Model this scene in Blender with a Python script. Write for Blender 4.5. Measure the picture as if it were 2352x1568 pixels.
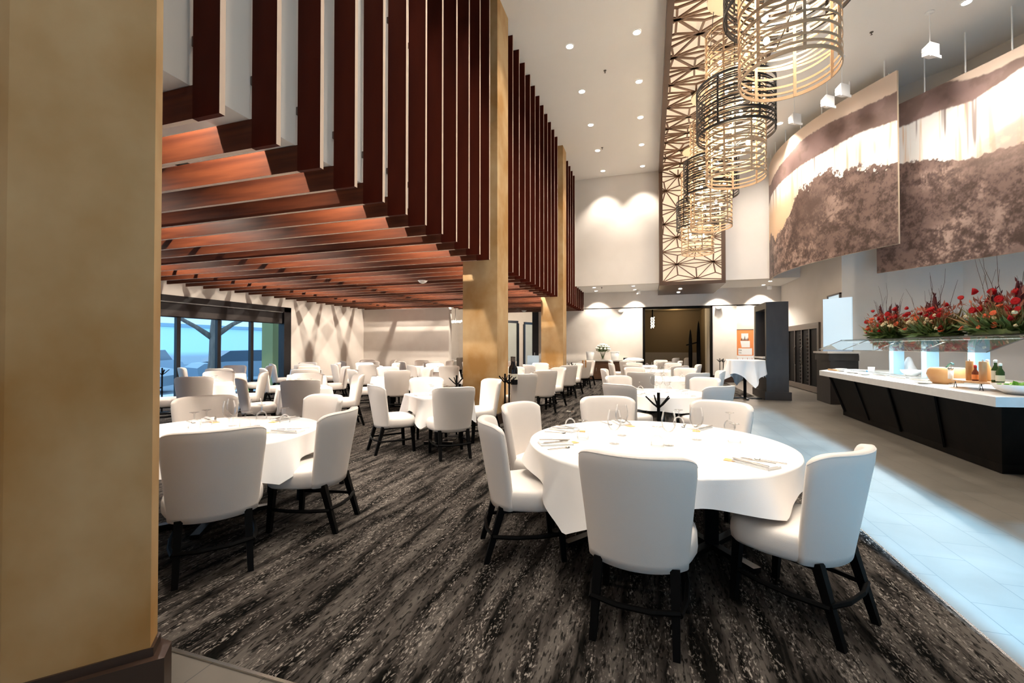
import bpy, math, random
import numpy as np
from math import sin, cos, pi, radians, sqrt, atan2, hypot

for o in list(bpy.data.objects):
    bpy.data.objects.remove(o, do_unlink=True)
S = bpy.context.scene
COL = S.collection
rng = random.Random(7)

# ------------------------------------------------------------------ camera, world, exposure
YAW = radians(17.587); PITCH = radians(0.6875); FPX = 1000.0; CAMZ = 1.45
cam_d = bpy.data.cameras.new('camera'); cam = bpy.data.objects.new('camera', cam_d); COL.objects.link(cam)
cam.location = (0, 0, CAMZ); cam.rotation_euler = (radians(90)+PITCH, 0, YAW)
cam_d.sensor_width = 36; cam_d.lens = 36*FPX/2352; cam_d.clip_start = 0.05; cam_d.clip_end = 300
S.camera = cam
W = bpy.data.worlds.new('sky'); S.world = W; W.use_nodes = True
bg = W.node_tree.nodes['Background']; bg.inputs[0].default_value = (0.42, 0.66, 0.95, 1); bg.inputs[1].default_value = 1.2
S.view_settings.view_transform = 'Standard'; S.view_settings.look = 'None'
S.view_settings.exposure = 0.72; S.view_settings.gamma = 1; S.view_settings.use_curve_mapping = False

CY, SY = cos(YAW), sin(YAW)
def at(px, d):                       # a column of the photo at a distance along the view axis -> floor x, y
    lat = (px-1176)/1000.0*d
    return (CY*lat - SY*d, SY*lat + CY*d)
def onz(px, py, z):                  # point of a horizontal plane seen at a pixel
    cp, sp = cos(PITCH), sin(PITCH)
    fw = (-SY*cp, CY*cp, sp); rt = (CY, SY, 0); up = (SY*sp, -CY*sp, cp)
    a = (px-1176)/FPX; b = -(py-784)/FPX
    d = [a*rt[i]+b*up[i]+fw[i] for i in range(3)]
    t = (z-CAMZ)/d[2]
    return (t*d[0], t*d[1])

def light(kind, loc, power, color=(1, .93, .83), size=.1, rot=None, angle=None, blend=.5, aim=None):
    d = bpy.data.lights.new('lamp_light', kind); d.energy = power; d.color = color
    if kind == 'AREA': d.size = size
    elif kind == 'SUN': d.angle = size
    else: d.shadow_soft_size = size
    if kind == 'SPOT':
        d.spot_size = angle or radians(90); d.spot_blend = blend
    o = bpy.data.objects.new('lamp_light', d); COL.objects.link(o); o.location = loc
    if aim is not None:
        import mathutils
        v = mathutils.Vector(aim)-mathutils.Vector(loc); o.rotation_euler = v.to_track_quat('-Z', 'Y').to_euler()
    elif rot: o.rotation_euler = rot
    return o
WARM = (1, .9, .77)
# daylight of the glazed entrance behind the camera
light('AREA', (2.50, -14, 6.2), 46000, (.20, .60, 1.0), size=.25, aim=(2.2, 5, 0))

# ------------------------------------------------------------------ materials
M = {}
def mat(name, col, rough=.6, metal=0, emit=None, estr=1, spec=.5, noise=None, bump=0, bscale=60, coat=0):
    m = bpy.data.materials.new(name); m.use_nodes = True; nt = m.node_tree; b = nt.nodes['Principled BSDF']
    b.inputs['Base Color'].default_value = (*col, 1); b.inputs['Roughness'].default_value = rough
    b.inputs['Metallic'].default_value = metal; b.inputs['Specular IOR Level'].default_value = spec
    b.inputs['Coat Weight'].default_value = coat
    if emit:
        b.inputs['Emission Color'].default_value = (*emit, 1); b.inputs['Emission Strength'].default_value = estr
    if noise or bump:
        tc = nt.nodes.new('ShaderNodeTexCoord')
    if noise:                        # (second colour, scale, (sx,sy,sz), detail)
        c2, sc, st, det = noise
        mp = nt.nodes.new('ShaderNodeMapping'); mp.inputs['Scale'].default_value = st
        n = nt.nodes.new('ShaderNodeTexNoise'); n.inputs['Scale'].default_value = sc; n.inputs['Detail'].default_value = det
        r = nt.nodes.new('ShaderNodeValToRGB'); r.color_ramp.elements[0].position = .35; r.color_ramp.elements[1].position = .65
        r.color_ramp.elements[0].color = (*col, 1); r.color_ramp.elements[1].color = (*c2, 1)
        nt.links.new(tc.outputs['Object'], mp.inputs[0]); nt.links.new(mp.outputs[0], n.inputs['Vector'])
        nt.links.new(n.outputs[0], r.inputs[0]); nt.links.new(r.outputs[0], b.inputs['Base Color'])
    if bump:
        n2 = nt.nodes.new('ShaderNodeTexNoise'); n2.inputs['Scale'].default_value = bscale
        bp = nt.nodes.new('ShaderNodeBump'); bp.inputs['Strength'].default_value = bump; bp.inputs['Distance'].default_value = .01
        nt.links.new(tc.outputs['Object'], n2.inputs['Vector']); nt.links.new(n2.outputs[0], bp.inputs['Height'])
        nt.links.new(bp.outputs[0], b.inputs['Normal'])
    M[name] = m; return m
mat('wall', (.70, .635, .575), .85, noise=((.73, .67, .61), 3, (1, 1, 1), 3), bump=.15, bscale=180)
mat('ceiling', (.80, .77, .73), .9)
mat('upperwall', (.72, .67, .62), .85, noise=((.74, .69, .64), 2, (1, 1, 1), 2))
mat('ochre', (.35, .185, .058), .75, spec=.25, noise=((.52, .37, .20), 1.5, (1, 1, .8), 6), bump=.1, bscale=9)
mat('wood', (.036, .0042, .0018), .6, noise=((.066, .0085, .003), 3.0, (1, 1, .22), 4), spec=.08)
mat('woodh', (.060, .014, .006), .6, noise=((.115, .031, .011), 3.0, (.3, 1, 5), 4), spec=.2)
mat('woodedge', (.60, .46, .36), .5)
mat('espresso', (.0035, .0025, .0018), .6, spec=.1, noise=((.007, .0045, .003), 8, (1, 1, .3), 3))
mat('espresso_grey', (.028, .022, .021), .5, noise=((.036, .029, .027), 6, (1, 1, .4), 3))
mat('walnut', (.13, .06, .025), .5, noise=((.09, .04, .018), 6, (1, 1, 4), 3))
mat('black', (.0015, .0013, .0013), .6, spec=.1)
mat('blackmetal', (.004, .004, .005), .3)
mat('frame', (.008, .007, .008), .35)
mat('leather', (.78, .725, .68), .48, bump=.06, bscale=220)
mat('linen', (.90, .89, .885), .8, bump=.08, bscale=300)
mat('steel', (.62, .60, .57), .22, metal=1)
mat('whitepaint', (.80, .79, .77), .5)
mat('porcelain', (.87, .87, .86), .2)
mat('counter', (.66, .63, .59), .35, noise=((.70, .67, .63), 12, (1, 1, 1), 4))
mat('postglow', (.26, .40, .48), .5, emit=(.30, .66, 1.0), estr=.16)
mat('glowpanel', (.5, .6, .7), .3, emit=(.62, .86, 1.0), estr=.36)
mat('backlit', (.80, .66, .48), .6, emit=(1.0, .84, .62), estr=.36)
mat('bulb', (1, 1, 1), .3, emit=(1.0, .84, .58), estr=28)
mat('lens', (1, 1, 1), .3, emit=(1.0, .93, .82), estr=14)
mat('goldstrip', (.50, .345, .22), .4, metal=.1)
mat('darkstrip', (.022, .018, .017), .4, metal=.2)
mat('latticewood', (.15, .075, .038), .45)
mat('framebrown', (.085, .045, .026), .4)
mat('canopycream', (.66, .53, .38), .6)
mat('redpetal', (.38, .003, .005), .6, spec=.2)
mat('deepred', (.10, .008, .010), .6)
mat('coral', (.72, .13, .05), .6, spec=.2)
mat('creampetal', (.80, .66, .40), .6)
mat('leaf', (.055, .12, .025), .5, noise=((.14, .20, .055), 9, (1, 1, 1), 2))
mat('dryleaf', (.30, .15, .06), .7, noise=((.20, .19, .05), 6, (1, 1, 1), 2))
mat('pinkstem', (.42, .12, .07), .7)
mat('twig', (.12, .06, .035), .8)
mat('whitepetal', (.85, .85, .78), .6)
mat('cheese', (.46, .22, .08), .6, noise=((.52, .28, .11), 5, (1, 1, 1), 2))
mat('board', (.50, .27, .13), .45, noise=((.62, .38, .2), 4, (1, 8, 1), 3))
mat('millwood', (.46, .22, .075), .4, noise=((.58, .34, .15), 7, (3, 3, 1), 3))
mat('redcap', (.5, .02, .02), .4)
mat('brownsauce', (.16, .035, .015), .2)
mat('greenglass', (.03, .07, .02), .08)
mat('darkglass', (.008, .008, .01), .06)
mat('label', (.75, .72, .6), .6)
mat('lettuce', (.22, .5, .08), .5)
mat('bluecard', (.05, .28, .55), .5)
mat('orange', (.80, .27, .08), .6)
mat('cardorange', (.85, .5, .2), .6)
mat('brownroom', (.10, .066, .032), .8)
mat('greybanquette', (.20, .17, .15), .8)
mat('asphalt', (.30, .35, .40), .9)
mat('snowy', (.62, .70, .76), .9)
mat('carpaint', (.36, .47, .58), .35)
mat('carglass', (.10, .15, .21), .1)
mat('bark', (.30, .24, .20), .9, noise=((.18, .15, .13), 5, (3, 3, .4), 3))
mat('ochreout', (.33, .33, .14), .8)
mat('teal', (.04, .13, .13), .6)
mat('greencone', (.02, .75, .22), .4)
mat('skirting', (.035, .018, .011), .4)
mat('amberglass', (.6, .35, .15), .15)
mat('crystal', (1, 1, 1), .1, emit=(1, .9, .7), estr=6)
mat('dullmetal', (.12, .095, .078), .5, metal=.2)
mat('striplight', (1, 1, 1), .3, emit=(.8, .95, 1.0), estr=.6)

def glassmat(name, tint, fres=.12, col2=(1, 1, 1)):
    m = bpy.data.materials.new(name); m.use_nodes = True; nt = m.node_tree
    for n in list(nt.nodes): nt.nodes.remove(n)
    out = nt.nodes.new('ShaderNodeOutputMaterial'); mx = nt.nodes.new('ShaderNodeMixShader')
    t = nt.nodes.new('ShaderNodeBsdfTransparent'); g = nt.nodes.new('ShaderNodeBsdfGlossy')
    t.inputs[0].default_value = (*tint, 1); g.inputs[0].default_value = (*col2, 1); g.inputs[1].default_value = .03
    lw = nt.nodes.new('ShaderNodeLayerWeight'); lw.inputs[0].default_value = fres
    ml = nt.nodes.new('ShaderNodeMath'); ml.operation = 'MULTIPLY'; ml.inputs[1].default_value = .55; nt.links.new(lw.outputs['Fresnel'], ml.inputs[0]); nt.links.new(ml.outputs[0], mx.inputs[0]); nt.links.new(t.outputs[0], mx.inputs[1]); nt.links.new(g.outputs[0], mx.inputs[2])
    nt.links.new(mx.outputs[0], out.inputs[0]); M[name] = m
glassmat('winglass', (.88, .95, .97), .12)
glassmat('stemglass', (.93, .93, .93), .22)
glassmat('guardglass', (.80, .82, .80), .14)

def carpet_mat():
    m = bpy.data.materials.new('carpet'); m.use_nodes = True; nt = m.node_tree; L = nt.links.new
    b = nt.nodes['Principled BSDF']; b.inputs['Roughness'].default_value = 1; b.inputs['Specular IOR Level'].default_value = .05
    tc = nt.nodes.new('ShaderNodeTexCoord')
    def noise(scale, st, det=3, dist=0):
        mp = nt.nodes.new('ShaderNodeMapping'); mp.inputs['Scale'].default_value = st
        n = nt.nodes.new('ShaderNodeTexNoise'); n.inputs['Scale'].default_value = scale; n.inputs['Detail'].default_value = det
        n.inputs['Distortion'].default_value = dist
        L(tc.outputs['Object'], mp.inputs[0]); L(mp.outputs[0], n.inputs['Vector']); return n
    def ramp(n, stops):
        r = nt.nodes.new('ShaderNodeValToRGB'); e = r.color_ramp.elements
        while len(e) < len(stops): e.new(.5)
        for i, (p, c) in enumerate(stops): e[i].position = p; e[i].color = (*c, 1)
        L(n.outputs[0], r.inputs[0]); return r
    big = ramp(noise(1.0, (10, 1.6, 1), 5, .6), [(.38, (.004, .0035, .003)), (.48, (.032, .027, .024)), (.64, (.082, .072, .064))])
    fleck = ramp(noise(1.0, (95, 34, 1), 3, .6), [(.53, (0, 0, 0)), (.66, (1, 1, 1))])
    band = ramp(noise(1.0, (16, 1.2, 1), 3, .3), [(.44, (0, 0, 0)), (.60, (1, 1, 1))])
    dk = ramp(noise(1.0, (70, 15, 1), 3, .4), [(.36, (.15, .15, .15)), (.47, (1, 1, 1))])
    mul = nt.nodes.new('ShaderNodeMath'); mul.operation = 'MULTIPLY'; L(fleck.outputs[0], mul.inputs[0]); L(band.outputs[0], mul.inputs[1])
    mx = nt.nodes.new('ShaderNodeMix'); mx.data_type = 'RGBA'; L(mul.outputs[0], mx.inputs[0]); L(big.outputs[0], mx.inputs[6])
    mx.inputs[7].default_value = (.27, .24, .215, 1)
    m2 = nt.nodes.new('ShaderNodeMix'); m2.data_type = 'RGBA'; m2.blend_type = 'MULTIPLY'; m2.inputs[0].default_value = 1
    L(mx.outputs[2], m2.inputs[6]); L(dk.outputs[0], m2.inputs[7]); L(m2.outputs[2], b.inputs['Base Color'])
    M['carpet'] = m
carpet_mat()
def tile_mat():
    m = bpy.data.materials.new('tile'); m.use_nodes = True; nt = m.node_tree; L = nt.links.new
    b = nt.nodes['Principled BSDF']; b.inputs['Roughness'].default_value = .38
    tc = nt.nodes.new('ShaderNodeTexCoord')
    mp = nt.nodes.new('ShaderNodeMapping'); mp.inputs['Rotation'].default_value = (0, 0, radians(90)); mp.inputs['Location'].default_value = (.17, .40, 0)
    br = nt.nodes.new('ShaderNodeTexBrick'); br.inputs['Scale'].default_value = 1
    br.inputs['Brick Width'].default_value = .60; br.inputs['Row Height'].default_value = .305; br.inputs['Mortar Size'].default_value = .0028
    br.inputs['Color1'].default_value = (.128, .114, .096, 1); br.inputs['Color2'].default_value = (.142, .126, .107, 1); br.inputs['Mortar'].default_value = (.055, .055, .055, 1)
    n = nt.nodes.new('ShaderNodeTexNoise'); n.inputs['Scale'].default_value = 1.6; n.inputs['Detail'].default_value = 6; n.inputs['Distortion'].default_value = .8
    r = nt.nodes.new('ShaderNodeValToRGB'); r.color_ramp.elements[0].color = (.80, .80, .80, 1); r.color_ramp.elements[1].color = (1.1, 1.1, 1.1, 1)
    r.color_ramp.elements[0].position = .3; r.color_ramp.elements[1].position = .7
    mx = nt.nodes.new('ShaderNodeMix'); mx.data_type = 'RGBA'; mx.blend_type = 'MULTIPLY'; mx.inputs[0].default_value = 1
    L(tc.outputs['Object'], mp.inputs[0]); L(mp.outputs[0], br.inputs['Vector']); L(tc.outputs['Object'], n.inputs['Vector'])
    L(n.outputs[0], r.inputs[0]); L(br.outputs['Color'], mx.inputs[6]); L(r.outputs[0], mx.inputs[7]); L(mx.outputs[2], b.inputs['Base Color'])
    M['tile'] = m
tile_mat()

# ------------------------------------------------------------------ mesh helpers
class MB:
    def __init__(s): s.v = []; s.f = []; s.mi = []
    def add(s, vs, fs, mi=0):
        k = len(s.v); s.v += [tuple(p) for p in vs]; s.f += [tuple(i+k for i in f) for f in fs]; s.mi += [mi]*len(fs)
    def box(s, x0, y0, z0, x1, y1, z1, mi=0, edge=None):
        v = [(x0, y0, z0), (x1, y0, z0), (x1, y1, z0), (x0, y1, z0), (x0, y0, z1), (x1, y0, z1), (x1, y1, z1), (x0, y1, z1)]
        f = [(0, 3, 2, 1), (4, 5, 6, 7), (0, 1, 5, 4), (1, 2, 6, 5), (2, 3, 7, 6), (3, 0, 4, 7)]
        s.add(v, f, mi)
        if edge:
            for e in edge: s.mi[len(s.mi)-6+e] = 1
        return s
    def prism(s, pts, z0, z1, mi=0):
        n = len(pts)
        v = [(x, y, z0) for x, y in pts]+[(x, y, z1) for x, y in pts]
        f = [tuple(range(n-1, -1, -1)), tuple(range(n, 2*n))]+[(i, (i+1) % n, n+(i+1) % n, n+i) for i in range(n)]
        s.add(v, f, mi); return s
    def bar(s, p, q, w, h=None, mi=0, r2=None):     # rectangular bar p->q
        import mathutils
        h = h or w; p = mathutils.Vector(p); q = mathutils.Vector(q); d = (q-p)
        if d.length < 1e-6: return s
        d.normalize(); up = mathutils.Vector((0, 0, 1)) if abs(d.z) < .95 else mathutils.Vector((0, 1, 0))
        a = d.cross(up).normalized(); b = a.cross(d); k = r2 or 1
        v = []
        for c, t in ((p, 1), (q, k)):
            for sa, sb in ((-1, -1), (1, -1), (1, 1), (-1, 1)): v.append(c+a*(sa*w/2*t)+b*(sb*h/2*t))
        s.add(v, [(0, 1, 2, 3), (7, 6, 5, 4), (0, 4, 5, 1), (1, 5, 6, 2), (2, 6, 7, 3), (3, 7, 4, 0)], mi); return s
    def tube(s, pts, r, n=8, mi=0):
        import mathutils
        P = [mathutils.Vector(p) for p in pts]; rs = r if isinstance(r, (list, tuple)) else [r]*len(P)
        v = []; m = len(P)
        for i, p in enumerate(P):
            d = (P[min(i+1, m-1)]-P[max(i-1, 0)]).normalized()
            up = mathutils.Vector((0, 0, 1)) if abs(d.z) < .9 else mathutils.Vector((1, 0, 0))
            a = d.cross(up).normalized(); b = a.cross(d)
            for j in range(n):
                t = 2*pi*j/n; v.append(p+a*(cos(t)*rs[i])+b*(sin(t)*rs[i]))
        f = [(i*n+j, i*n+(j+1) % n, (i+1)*n+(j+1) % n, (i+1)*n+j) for i in range(m-1) for j in range(n)]
        f += [tuple(range(n-1, -1, -1)), tuple((m-1)*n+j for j in range(n))]
        s.add(v, f, mi); return s
    def lathe(s, prof, c=(0, 0, 0), n=24, mi=0, cap=True):
        v = []; m = len(prof)
        for r, z in prof:
            for j in range(n):
                t = 2*pi*j/n; v.append((c[0]+r*cos(t), c[1]+r*sin(t), c[2]+z))
        f = [(i*n+j, i*n+(j+1) % n, (i+1)*n+(j+1) % n, (i+1)*n+j) for i in range(m-1) for j in range(n)]
        if cap: f += [tuple(range(n-1, -1, -1)), tuple((m-1)*n+j for j in range(n))]
        s.add(v, f, mi); return s
    def ball(s, c, r, n=8, mi=0, sz=1):
        prof = [(r*sin(pi*i/n)+1e-4, -r*cos(pi*i/n)*sz) for i in range(n+1)]
        return s.lathe(prof, c, max(6, n), mi, cap=False)
    def build(s, name, mats, parent=None, smooth=False, loc=None, rz=0):
        me = bpy.data.meshes.new(name); me.from_pydata(s.v, [], s.f)
        for m in (mats if isinstance(mats, (list, tuple)) else [mats]): me.materials.append(M[m])
        if any(s.mi): me.polygons.foreach_set('material_index', s.mi)
        if smooth: me.polygons.foreach_set('use_smooth', [True]*len(me.polygons))
        me.validate(); me.update()
        o = bpy.data.objects.new(name, me); COL.objects.link(o)
        if parent: o.parent = parent
        if loc: o.location = loc
        if rz: o.rotation_euler = (0, 0, rz)
        return o
def tag(o, label=None, cat=None, group=None, kind=None):
    if label: o['label'] = label
    if cat: o['category'] = cat
    if group: o['group'] = group
    if kind: o['kind'] = kind
    return o
def thing(name, label, cat, loc=(0, 0, 0), rz=0, group=None):
    o = bpy.data.objects.new(name, None); COL.objects.link(o); o.location = loc; o.rotation_euler = (0, 0, rz); o.empty_display_size = .1
    return tag(o, label, cat, group)
KIDS = {}
def dup(root, loc=None, rz=None, label=None, group=None):
    ch = KIDS.get(root.name)
    if ch is None: ch = KIDS[root.name] = [(c, list(c.children)) for c in root.children]
    r = root.copy(); COL.objects.link(r)
    if loc is not None: r.location = loc
    if rz is not None: r.rotation_euler = (0, 0, rz)
    if label: r['label'] = label
    if group: r['group'] = group
    for c, gs in ch:
        c2 = c.copy(); COL.objects.link(c2); c2.parent = r
        for g in gs:
            g2 = g.copy(); COL.objects.link(g2); g2.parent = c2
    return r
ORD = ['first', 'second', 'third', 'fourth', 'fifth', 'sixth', 'seventh', 'eighth', 'ninth', 'tenth', 'eleventh', 'twelfth', 'thirteenth', 'fourteenth', 'fifteenth', 'sixteenth', 'seventeenth', 'eighteenth']
def struct(name, mb, mats, **k):
    return tag(mb.build(name, mats, **k), kind='structure')

# ------------------------------------------------------------------ room shell
XL = -11.8; YB = 19.6; YU = 17.3; ZC = 8.1; ZS = 3.85; YW = 16.0; YF = -3.5
OUT = 13.0
carpet_poly = [(-11.8, 1.52), (1.58, 1.52), (1.58, 12.6), (2.9, 14.3), (2.9, 19.6), (-11.8, 19.6)]
struct('floor', MB().box(-11.8, YF, -.12, 9.6, 26, -.004), 'tile')
struct('floor_carpet', MB().prism(carpet_poly, -.004, .004), 'carpet')
m = MB(); m.box(-11.8, 1.505, -.004, 1.595, 1.52, .006); m.box(1.58, 1.505, -.004, 1.595, 12.6, .006)
struct('trim_carpet_edge', m, 'steel')
# ceilings
struct('ceiling', MB().box(-3.3, YF, ZC, 9.6, YU, ZC+.2), 'ceiling')
struct('ceiling_low', MB().box(XL, YF, 3.87, -3.41, 26, 4.35), 'ceiling')
struct('ceiling_soffit', MB().box(-3.05, YU+.252, ZS, 4.95, YB, ZS+.2), 'ceiling')
# bulkhead above the slats
struct('wall_bulkhead', MB().box(-3.40, YF, 3.27, -3.05, YU, ZC), 'upperwall')
struct('wall_back_upper', MB().box(-3.3, YU, ZS, 4.95, YU+.25, ZC+.2), 'upperwall')
m = MB(); m.box(-3.3, YU, 3.3, -3.05, YB, ZS+.2)
struct('wall_bulkhead_back', m, 'upperwall')
# back wall with the opening
m = MB(); m.box(-4.95, YB, 0, -.22, YB+.25, 3.12); m.box(2.42, YB, 0, 3.36, YB+.25, 3.12)
m.box(-4.95, YB, 3.16, 4.95, YB+.25, ZS+.2)
m.box(4.18, YB, 0, 4.95, YB+.25, 3.12)
struct('wall_back', m, 'wall')
struct('trim_reveal', MB().box(-4.95, YB+.02, 3.12, 4.95, YB+.2, 3.16), 'espresso')
struct('wall_recess', MB().box(2.6, 20.9, 0, 5.2, 21.1, 3.2), 'wall')
m = MB(); m.box(-.30, YB-.03, 0, -.20, YB+.28, 3.13); m.box(2.38, YB-.03, 0, 2.46, YB+.28, 3.13); m.box(-.30, YB-.03, 3.06, 2.46, YB+.28, 3.14)
struct('door_1', m, 'espresso')
# private room behind
m = MB(); m.box(-1.2, 24.2, 0, 4, 24.4, 3.3); m.box(-1.3, YB+.25, 0, -1.1, 24.3, 3.3); m.box(2.46, 22.2, 0, 2.6, 24.3, 3.3); m.box(-1.2, YB+.25, 3.3, 5.2, 24.3, 3.4)
struct('wall_private_room', m, 'brownroom')
m = MB(); m.box(2.46, YB+.25, 0, 2.60, 22.2, 3.3)
struct('wall_private_side', m, 'wall')
# right wall: straight, then swinging out behind the murals
wp = [(4.95, YB+.25), (4.95, 13.9), (5.9, 13.75), (7.0, 12.9), (8.1, 11.2), (8.9, 8.5), (9.3, 5), (9.4, YF)]
wo = [(x+.3, y+.3) for x, y in wp]
m = MB()
for i in range(len(wp)-1):
    a, b, c, d = wp[i], wp[i+1], wo[i+1], wo[i]
    m.prism([a, b, c, d], 0, ZC+.1)
struct('wall_right', m, 'upperwall')
m = MB()
for a, b in (((4.94, 18.75), (4.94, YB)), ((4.94, 14.9), (4.94, 15.4))):
    m.box(a[0]-.03, a[1], 0, a[0]+.01, b[1], .22)
struct('baseboard_right', m, 'skirting')
m = MB(); m.box(2.46, YB-.03, 0, 3.36, YB, .28); m.box(-4.9, YB-.03, 0, -.3, YB, .16); m.box(2.62, 20.87, 0, 4.9, 20.9, .2)
struct('baseboard_back', m, 'skirting')
# left wall with a wide window; low back wall
WY0, WY1, WZ1 = -2.0, 11.95, 2.78
m = MB(); m.box(XL-.25, WY1, 0, XL, YW+.2, 4.35); m.box(XL-.25, YF, WZ1, XL, WY1, 4.35)
struct('wall_left', m, 'wall')
m = MB(); m.box(XL-.25, YW, 0, -7.75, YW+.25, 4.21)
struct('wall_back_low', m, 'wall')
m = MB(); m.box(-13, 25.8, 0, -3, 26, 4.2); m.box(XL-.25, YW+.25, 0, XL, 25.8, 4.2)
struct('wall_far_left', m, 'wall')
m = MB(); m.box(XL, YW-.02, 0, -7.75, YW, .14); m.box(XL, WY1, 0, XL+.02, YW, .14)
struct('baseboard_left', m, 'skirting')
# front wall behind the camera with its glazed doorway and tall opening
m = MB(); m.box(-12.05, YF-.25, 0, 1.96, YF, 4.35); m.box(2.57, YF-.25, 0, 2.66, YF, 8.3); m.box(4.6, YF-.25, 0, 9.7, YF, 8.3); m.box(2.66, YF-.25, 2.75, 4.6, YF, 8.3); m.box(-3.3, YF-.25, 4.35, 1.96, YF, 8.3); m.box(1.96, YF-.25, 3.7, 2.57, YF, 8.3)
struct('wall_front', m, 'wall')

# window frame and panes on the left
m = MB(); x0, x1 = XL-.18, XL+.06
m.box(x0, WY0, 2.62, x1, WY1, WZ1); m.box(x0, WY0, 0, x1, WY1, .06); m.box(x0, WY1-.30, 0, x1, WY1, WZ1); m.box(x0, WY0, 0, x1, WY0+.1, WZ1)
m.box(XL-.16, WY0, 2.22, XL-.02, WY1, 2.60)
for y in (8.27, 9.40, 10.49, 7.1, 5.9, 4.7, 3.4, 2.0): m.box(XL-.12, y-.05, 0, XL-.02, y+.05, 2.3)
fr = m.build('window_1', 'frame'); tag(fr, kind='structure')
MB().box(XL-.08, WY0, .06, XL-.07, WY1-.2, 2.3).build('pane', 'winglass', fr)
MB().box(XL-.10, WY0, 2.60, XL+.02, WY1-.3, 2.622).build('reveal_strip', 'whitepaint', fr)
m = MB(); m.box(XL-.02, WY0, 2.24, XL+.015, WY1-.35, 2.40)
m.build('blind_roll', 'espresso_grey', fr)

# columns
def column(name, x0, y0, x1, y1, label):
    t = thing(name, label, 'pillar', ((x0+x1)/2, (y0+y1)/2, 0), 0, 'ochre plaster pillars')
    w, d = (x1-x0)/2, (y1-y0)/2
    MB().box(-w, -d, 0, w, d, ZC).build('shaft', 'ochre', t)
    MB().box(-w-.05, -d-.05, 0, w+.05, d+.05, .20).build('plinth', 'skirting', t)
column('pillar', -3.42, 7.67, -2.72, 8.32, 'tall ochre plaster pillar in the middle of the photo, rising beside the slats')
column('pillar', -3.46, 14.13, -2.72, 14.72, 'ochre plaster pillar farther back, standing between two bays of slats')
A = (-1.93, 1.25); B = (A[0]-.069, A[1]+.072); C_ = (A[0]-.275, A[1]-.315)
poly = [A, B, (-2.75, 1.46), (-2.95, 1.0), (-2.65, .62)]
C_ = (A[0]-.66*.415, A[1]-.75*.415)
poly = [A, B, (-2.6, 1.36), (-2.8, .8), C_]
t = thing('pillar', 'nearest ochre plaster pillar filling the left edge, with dark skirting', 'pillar', (-2.3, 1.1, 0), 0, 'ochre plaster pillars')
pl = [(x+2.3, y-1.1) for x, y in poly]
def off(p, k):
    return [(x*(1+k/max(.01, hypot(x, y))), y*(1+k/max(.01, hypot(x, y)))) for x, y in p]
MB().prism(pl[::-1], 0, ZC).build('shaft', 'ochre', t)
MB().prism([(x+.035, y+.0) if i < 2 else (x, y) for i, (x, y) in enumerate(off(pl, .03))][::-1], 0, .20).build('plinth', 'skirting', t)
MB().prism(off(pl, .012)[::-1], .20, .235).build('plinth_moulding', 'skirting', t)

# ------------------------------------------------------------------ wooden slats
XS = -2.77; SP = .471; TH = .042; HS = .235
def make_slat(zt, xl, skip):
    t = thing('wooden_slat', 'x', 'slat', (0, 0, 0))
    if not skip:
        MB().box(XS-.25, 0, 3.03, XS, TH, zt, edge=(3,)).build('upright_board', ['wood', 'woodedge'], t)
        m = MB()
        for z in (3.55, 5.4, 7.2):
            if z < zt: m.box(XS-.279, .012, z, XS-.25, TH-.012, z+.07)
        m.build('bracket', 'dullmetal', t)
    xr = XS-.25 if not skip else -3.48
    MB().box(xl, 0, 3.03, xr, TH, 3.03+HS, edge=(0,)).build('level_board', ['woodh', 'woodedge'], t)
    return t
protos = {}; cnt = {}
k = -5
while True:
    y = 2.19+SP*k; k += 1
    if y > 19.35: break
    if y < -.3: continue
    skip = (7.55 < y < 8.40) or (13.95 < y < 14.80)
    far = y > YU-.05
    key = (skip, far, y > YW)
    if key not in protos:
        s_ = protos[key] = make_slat(ZS if far else ZC, -7.7 if y > YW else XL+.15, skip); s_.location = (0, y, 0)
    else: s_ = dup(protos[key], (0, y, 0))
    if skip: lab, gr = 'mahogany ceiling slat butting against the %s side of the %s ochre pillar' % ('front' if (y < 8 or 14 < y < 14.35 or 13.9 < y < 14) else 'back', 'middle' if y < 9 else 'farther'), 'level slats at the pillars'
    else:
        bay = 0 if y < 7.6 else 1 if y < 14 else 2 if not far else 3
        cnt[bay] = cnt.get(bay, 0)+1
        nn = {0: int(round((7.38-y)/SP)), 1: cnt[bay]-1, 2: cnt[bay]-1, 3: cnt[bay]-1}[bay]
        lab = ['L-shaped mahogany slat in the near bay, %s before the middle pillar', 'L-shaped mahogany slat in the second bay, %s after the middle pillar', 'L-shaped mahogany slat, %s beyond the farther pillar', 'short mahogany slat under the far soffit, %s from the upper wall'][bay] % ORD[nn]
        gr = ['near bay slats', 'second bay slats', 'third bay slats', 'short slats under the soffit'][bay]
    tag(s_, lab, 'slat', gr)
m = MB()
for i, x in enumerate((-4.6, -7.2, -9.9)):
    tag(MB().box(x-.03, 0, 3.31, x+.03, 19.3 if x > -7.7 else 15.9, 3.36).build('hanging_rail', 'espresso'),
        ['dark rail resting on the level slats nearest the pillars', 'dark rail resting on the level slats midway to the window', 'dark rail resting on the level slats near the window wall'][i], 'rail')

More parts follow.
